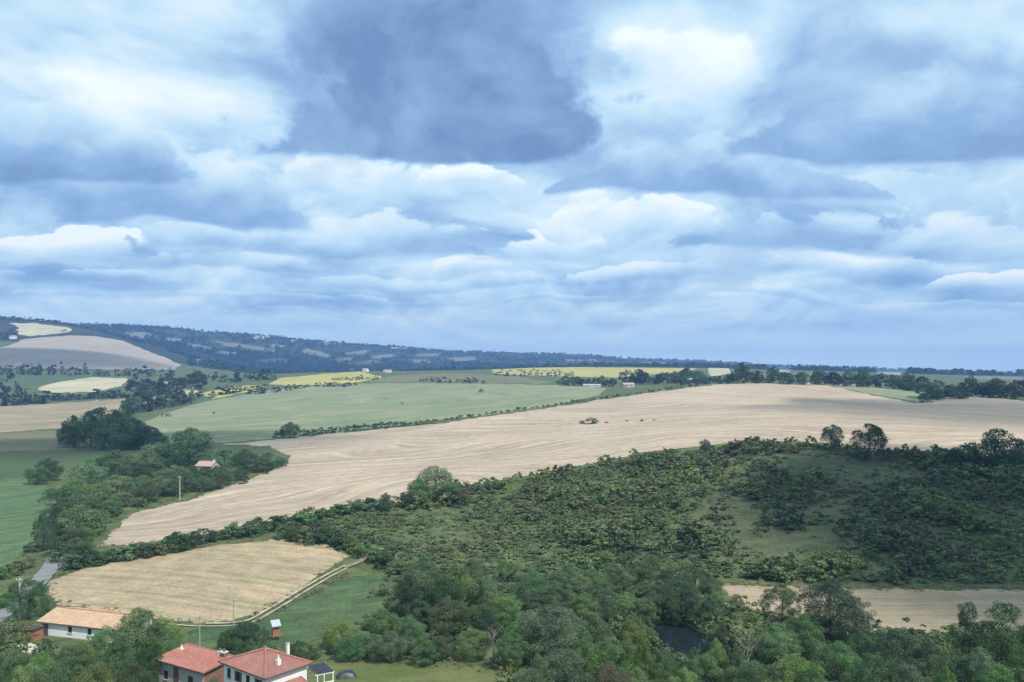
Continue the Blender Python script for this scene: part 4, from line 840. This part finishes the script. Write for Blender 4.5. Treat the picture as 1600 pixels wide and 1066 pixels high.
# the hip-roofed main house: front corner towards the viewer
fx_, fy_, fz_ = world_at(414, 1061, 101.5); zg = float(ground_z(fx_, fy_ + 5)); H0 = fz_ - zg
ang = math.atan2(-.616, .788)                                   # local x runs from the left corner to the front corner
L1, L2 = 10.0, 7.2
main = empty('house', (fx_ - .788 * L1, fy_ + .616 * L1, zg), ang); tag(main, 'white house with a weathered reddish hipped tile roof', 'house')
i_ = .5
V = [(i_, i_, -.8), (L1 - i_, i_, -.8), (L1 - i_, L2 - i_, -.8), (i_, L2 - i_, -.8), (i_, i_, H0 - .02), (L1 - i_, i_, H0 - .02), (L1 - i_, L2 - i_, H0 - .02), (i_, L2 - i_, H0 - .02)]
mesh_obj('wall', V, [(0, 1, 5, 4), (1, 2, 6, 5), (2, 3, 7, 6), (3, 0, 4, 7), (4, 5, 6, 7)], M['white_wall'], main)
RZ = 1.65; px_c, py_c = L1 * .5, L2 * .5
for (o_, eu, ev, L, run, a_) in (((0, 0), (1, 0), (0, 1), L1, py_c, px_c), ((L1, 0), (0, 1), (-1, 0), L2, L1 - px_c, py_c), ((L1, L2), (-1, 0), (0, -1), L1, L2 - py_c, L1 - px_c), ((0, L2), (0, -1), (1, 0), L2, px_c, L2 - py_c)):
    vt = math.hypot(run, RZ); tile_slope(main, (*o_, H0), (*eu, 0), (ev[0] * run, ev[1] * run, RZ), L, vt, a_ / vt, (L - a_) / vt, 'tile_brown')
for cx_, cy_ in ((0, 0), (L1, 0), (L1, L2), (0, L2)): bar('hip_ridge', (cx_, cy_, H0 + .06), (px_c, py_c, H0 + RZ + .08), .12, 'tile_flat', main)
for lo, hi in (((0.02, .0, H0 - .20), (L1 - .02, .06, H0 - .06)), ((L1 - .06, .07, H0 - .20), (L1, L2, H0 - .06))): box('fascia', lo, hi, 'fascia', main)
for u in (1.7, 3.7, 5.8, 8.0): opening(main, 'window', (u, i_, H0 - 1.9), (1, 0, 0), .7, 1.25, 'white_paint', u in (3.7, 8.0))
opening(main, 'window', (L1 - i_, 3.0, H0 - 2.6), (0, 1, 0), .8, 1.2, 'white_paint')
chimney(main, 8.3, 3.2, H0 + .55, .5, .6, 'white_wall', True); chimney(main, 6.6, 5.9, H0 + .6, .35, 1.5, 'white_wall')
lt = empty('lean_to', (0, 0, 0)); lt.parent = main
tile_slope(lt, (L1 - .45 + 3.0, 1.2, H0 - 2.3), (0, 1, 0), (-3.0, 0, .95), 4.6, 3.1, mat='tile_red', name='lean_to_roof')
box('lean_to_wall', (L1 - .4, 1.5, -.8), (L1 + 2.2, 5.5, H0 - 2.35), 'white_wall', lt)
# carport by the house
cpx, cpy, cpz = world_at(500, 1046, 107.5); zg = float(ground_z(cpx, cpy)); cp = empty('carport', (cpx, cpy, zg), .55); tag(cp, 'dark slatted carport with white beams against the hipped house', 'carport')
hh = cpz - zg
for i in range(9): box('slat', (-1.0, -1.6 + i * .42, hh), (1.3, -1.6 + i * .42 + .34, hh + .05), 'tarp', cp)
for y_ in (-1.55, 1.9): box('beam', (-1.1, y_, hh - .17), (1.4, y_ + .12, hh - .005), 'white_paint', cp)
for x_ in (-.9, 1.15):
    for y_ in (-1.55, 1.9): box('post', (x_, y_, -.3), (x_ + .12, y_ + .12, hh - .175), 'white_paint', cp)
box('rail', (-1.0, -1.66, hh - 1.3), (1.3, -1.57, hh - 1.14), 'white_paint', cp)
# tarpaulin heap on the lawn
tpx, tpy = spot(541, 1060); V = []; zg = float(ground_z(tpx, tpy))
for j in range(9):
    for i in range(15):
        u, v = i / 7 - 1, j / 4 - 1; q = max(0, (1 - u ** 4) * (1 - v ** 4)); V.append((u * 1.5, v * .9, q * (.75 + .35 * float(vnoise(np.float64(u * 2.2 + 9), np.float64(v * 2.2 + 9), 3))) - .03))
tp = mesh_obj('tarpaulin', V, [(j * 15 + i, j * 15 + i + 1, j * 15 + i + 16, j * 15 + i + 15) for j in range(8) for i in range(14)], M['tarp'], None, True); tp.location = (tpx, tpy, zg + .08); tp.rotation_euler[2] = .3
tag(tp, 'black tarpaulin thrown over a low heap on the lawn', 'tarpaulin')
# wooden lookout hut on posts
hx, hy = spot(431, 1001); zg = float(ground_z(hx, hy)); ht = empty('lookout_hut', (hx, hy, zg), .5); ht.scale = (.72, .72, .92); tag(ht, 'red brown plank hut on posts with tilted zinc roof in the meadow', 'hut')
for x_ in (-.75, .67):
    for y_ in (-.75, .67): box('post', (x_, y_, -.3), (x_ + .09, y_ + .09, 2.9 + (.5 if y_ > 0 else 0)), 'board', ht)
box('platform', (-1.0, -.95, .9), (1.0, .95, .98), 'board', ht)
for i in range(4):
    z_ = 1.0 + i * .28
    box('plank', (-.80, -.80, z_), (.80, -.755, z_ + .25), 'board', ht); box('plank', (-.80, .765, z_), (.80, .81, z_ + .25), 'board', ht)
    box('plank', (-.80, -.75, z_), (-.755, .76, z_ + .25), 'board', ht); box('plank', (.765, -.75, z_), (.81, .76, z_ + .25), 'board', ht)
mesh_obj('roof_sheet', [(-1.05, -1.1, 2.75), (1.05, -1.1, 2.75), (1.05, 1.1, 3.5), (-1.05, 1.1, 3.5), (-1.05, -1.1, 2.8), (1.05, -1.1, 2.8), (1.05, 1.1, 3.55), (-1.05, 1.1, 3.55)], [(3, 2, 1, 0), (4, 5, 6, 7), (0, 1, 5, 4), (1, 2, 6, 5), (2, 3, 7, 6), (3, 0, 4, 7)], M['tin'], ht)
box('plank_bridge', (-2.6, -.2, .9), (-1.02, .1, .97), 'board', ht)
# farmhouse in the lane wood
qx, qy = spot(306, 737); fh = building('farmhouse', (qx, qy), -.25, 8.0, 7, 2.7, 1.8, 'cream_wall', 'tile_pink', 'small farmhouse with a pale pink roof half hidden in the lane wood', rib=.5)
opening(fh, 'window', (6.6, 0, 1.0), (1, 0, 0), .9, 1.3, 'dark_wood'); opening(fh, 'door', (5.5, 0, 0), (1, 0, 0), 1.1, 2.1, 'dark_wood'); chimney(fh, 7.2, 3.5, 4.1, .7, 1.2, 'white_wall')
# far farms
def far_farm(px, py_, L, D, eave, rise, ang, wall, tile, label, nwin=3, name='farmhouse', cat='farmhouse'):
    x, y = spot(px, py_); o = building(name, (x, y), ang, L, D, eave, rise, wall, tile, label, cat=cat, lines=False, rib=1.2)
    for i in range(nwin): opening(o, 'window', (L * (i + .7) / (nwin + .4), 0, min(1.5, eave - 1.6)), (1, 0, 0), 1.1, 1.2, 'white_paint')
    opening(o, 'door', (L * .12, 0, 0), (1, 0, 0), 1.4, min(2.4, eave - .2), 'dark_wood'); return o
far_farm(546, 580, 20, 11, 6.5, 3.2, .12, 'cream_wall', 'tile_pink', 'pale farmhouse on the hump before the blue hills')
far_farm(566, 581, 9, 8, 4.0, 2.0, -.3, 'white_wall', 'tile_pink', 'small annexe right beside the pale hump farmhouse', 1, 'annexe', 'outbuilding')
far_farm(599, 582, 13, 7, 2.8, 1.8, -.1, 'white_wall', 'tile_pink', 'low white shed apart from the pale hump farmhouse', 1, 'shed', 'shed')
far_farm(912, 605, 19, 9, 1.9, 1.2, .05, 'cream_wall', 'tin', 'long low pale farm shed under the slim trees', 2, 'farm_shed', 'shed')
far_farm(975, 606, 12, 8, 3.4, 1.8, .2, 'grey_wall', 'tile_pink', 'pale farm building among trees on the rise', 2, 'farm_building', 'farm building')
far_farm(1066, 598, 14, 8, 3.6, 1.8, .1, 'grey_wall', 'tin', 'grey roofed barn behind the thin hedge', 1, 'barn', 'barn')
far_farm(1256, 600, 6, 5, 3.6, 1.4, .2, 'white_wall', 'tile_pink', 'tiny white house in the ridge tree line', 1, 'cottage', 'cottage')
far_farm(24, 575, 14, 9, 6, 3, .2, 'cream_wall', 'tile_pink', 'pale house among trees under the far hill', 2, 'farmhouse', 'house')
far_farm(14, 530, 16, 10, 7, 3, .1, 'white_wall', 'tile_pink', 'white house beside the hilltop wood', 2, 'farmhouse', 'house')
far_farm(250, 604, 10, 7, 5, 2.2, .1, 'white_wall', 'tile_pink', 'white house between the rows beyond the tan field', 2, 'cottage', 'cottage')

# ------------------------------------------------------------------ utility poles
def pole(px, base, top, label, r0=.14, mat='pole_wood', y=None, arm=True):
    if y is None: x, y = spot(px, base)
    else: x = (px - 800) / F * y
    zg = float(ground_z(x, y)); h = CAMZ - (top - HORIZ) / F * y - zg
    o = empty('utility_pole', (x, y, zg)); tag(o, label, 'pole', 'power line poles')
    V, Fq = tube([(0, 0, -.5), (0, 0, h * .5), (0, 0, h)], [r0, r0 * .85, r0 * .65], 9); V = list(V)
    mesh_obj('shaft', V, [tuple(f) for f in Fq] + [tuple(range(18, 27))], M[mat], o)
    if arm:
        c_ = box('crossarm', (-.6, -.06 - r0, h - .45), (.6, .06 - r0, h - .33), 'pole_wood', o)
        for k in (-.5, 0, .5): bar('insulator', (k, -r0, h - .328), (k, -r0, h - .12), .05, 'white_paint', c_)
pole(281, 783, 744, 'pale utility pole at the edge of the pink stubble by the wood', .16, 'concrete')
pole(31, 967, 903, 'grey concrete utility pole by the lane above the barn', .17, 'concrete')
pole(312, 0, 960, 'thin utility pole behind the red roof', .12, 'pole_wood', 132)
pole(365, 977, 934, 'weathered utility pole at the lower edge of the straw field', .12, 'pole_wood')
pole(823, 656, 632, 'distant utility pole in the middle of the broad pink stubble', .2, 'pole_wood')

# ------------------------------------------------------------------ clouds overhead that shade parts of the valley, and the air
def cloud(name, cx, cy, rx, ry, h, thick, seed, label, dens=0.012):
    """a flat-based cumulus whose shadow falls at (cx, cy)"""
    import bmesh
    k = (h + thick * 0.3 + CAMZ - float(ground_z(cx, max(cy, 60)))) / SUN.z; ox, oy = cx + SUN.x * k, cy + SUN.y * k
    r = np.random.default_rng(seed); nu_, nv_ = 48, 14; V = [(0, 0, 1.0)]
    def rad(a): return 1 + 0.10 * math.sin(2 * a + seed) + 0.09 * math.sin(3 * a + 2 * seed) + 0.05 * math.sin(7 * a + seed)
    for j in range(1, nv_ + 1):
        s = j / nv_
        for i in range(nu_):
            a = 2 * math.pi * i / nu_; q = rad(a) * s
            top = (1 - s * s) * (0.75 + 0.5 * float(vnoise(np.float64(q * math.cos(a) * 3 + 50), np.float64(q * math.sin(a) * 3 + 50), seed)))
            V.append((q * math.cos(a), q * math.sin(a), top if j < nv_ else 0.0))
    Fc = [(0, 1 + i, 1 + (i + 1) % nu_) for i in range(nu_)]
    for j in range(nv_ - 1):
        for i in range(nu_):
            a, b = 1 + j * nu_ + i, 1 + j * nu_ + (i + 1) % nu_; Fc.append((a, a + nu_, b + nu_, b))
    last = 1 + (nv_ - 1) * nu_; V.append((0, 0, -0.06)); Fc += [(last + (i + 1) % nu_, last + i, len(V) - 1) for i in range(nu_)]
    o = mesh_obj(name, [(x * rx + ox, y * ry + oy, CAMZ + h + z * thick) for x, y, z in V], Fc, None, smooth=True)
    m = bpy.data.materials.new('cloud_vapour'); m.use_nodes = True; m.node_tree.nodes.clear(); N = NT(m.node_tree)
    out = N.n('ShaderNodeOutputMaterial'); pv = N.n('ShaderNodeVolumePrincipled')
    N.put(pv.inputs['Color'], (0.97, 0.98, 1.0)); N.put(pv.inputs['Density'], dens); N.t.links.new(pv.outputs[0], out.inputs['Volume'])
    o.data.materials.append(m); tag(o, label, kind='structure'); return o
CLOUDS = [(275, 200, 232, 160, 1500, 180, 3, 0.026), (330, 540, 230, 170, 1500, 150, 5, 0.008), (-230, 500, 135, 85, 1500, 110, 8, 0.014), (-1080, 1800, 420, 270, 1500, 200, 11, 0.010), (-200, 3300, 1700, 700, 1560, 260, 13, 0.010)]
for i, (cx, cy, rx, ry, h, th, sd, de) in enumerate(CLOUDS):
    cloud('cloud', cx, cy, rx, ry, h, th, sd, 'broad grey based cumulus cloud high over the valley', de)
HB = dict(x=15200, y0=-400, y1=10200, z0=float(GZ.min()) - 1.0, z1=float(GZ.max()) + 22)
bx = [(sx * HB['x'], y, z) for z in (HB['z0'], HB['z1']) for sx, y in ((-1, HB['y0']), (1, HB['y0']), (1, HB['y1']), (-1, HB['y1']))]
hz = mesh_obj('haze', bx, [(3, 2, 1, 0), (4, 5, 6, 7), (0, 1, 5, 4), (1, 2, 6, 5), (2, 3, 7, 6), (3, 0, 4, 7)])
m = bpy.data.materials.new('thin_blue_air'); m.use_nodes = True; m.node_tree.nodes.clear(); N = NT(m.node_tree)
out = N.n('ShaderNodeOutputMaterial'); pv = N.n('ShaderNodeVolumePrincipled')
N.put(pv.inputs['Color'], (0.28, 0.51, 0.96)); N.put(pv.inputs['Density'], 0.00014); N.put(pv.inputs['Anisotropy'], 0.0); N.t.links.new(pv.outputs[0], out.inputs['Volume'])
hz.data.materials.append(m); tag(hz, 'thin blue haze filling the valley air', kind='stuff')
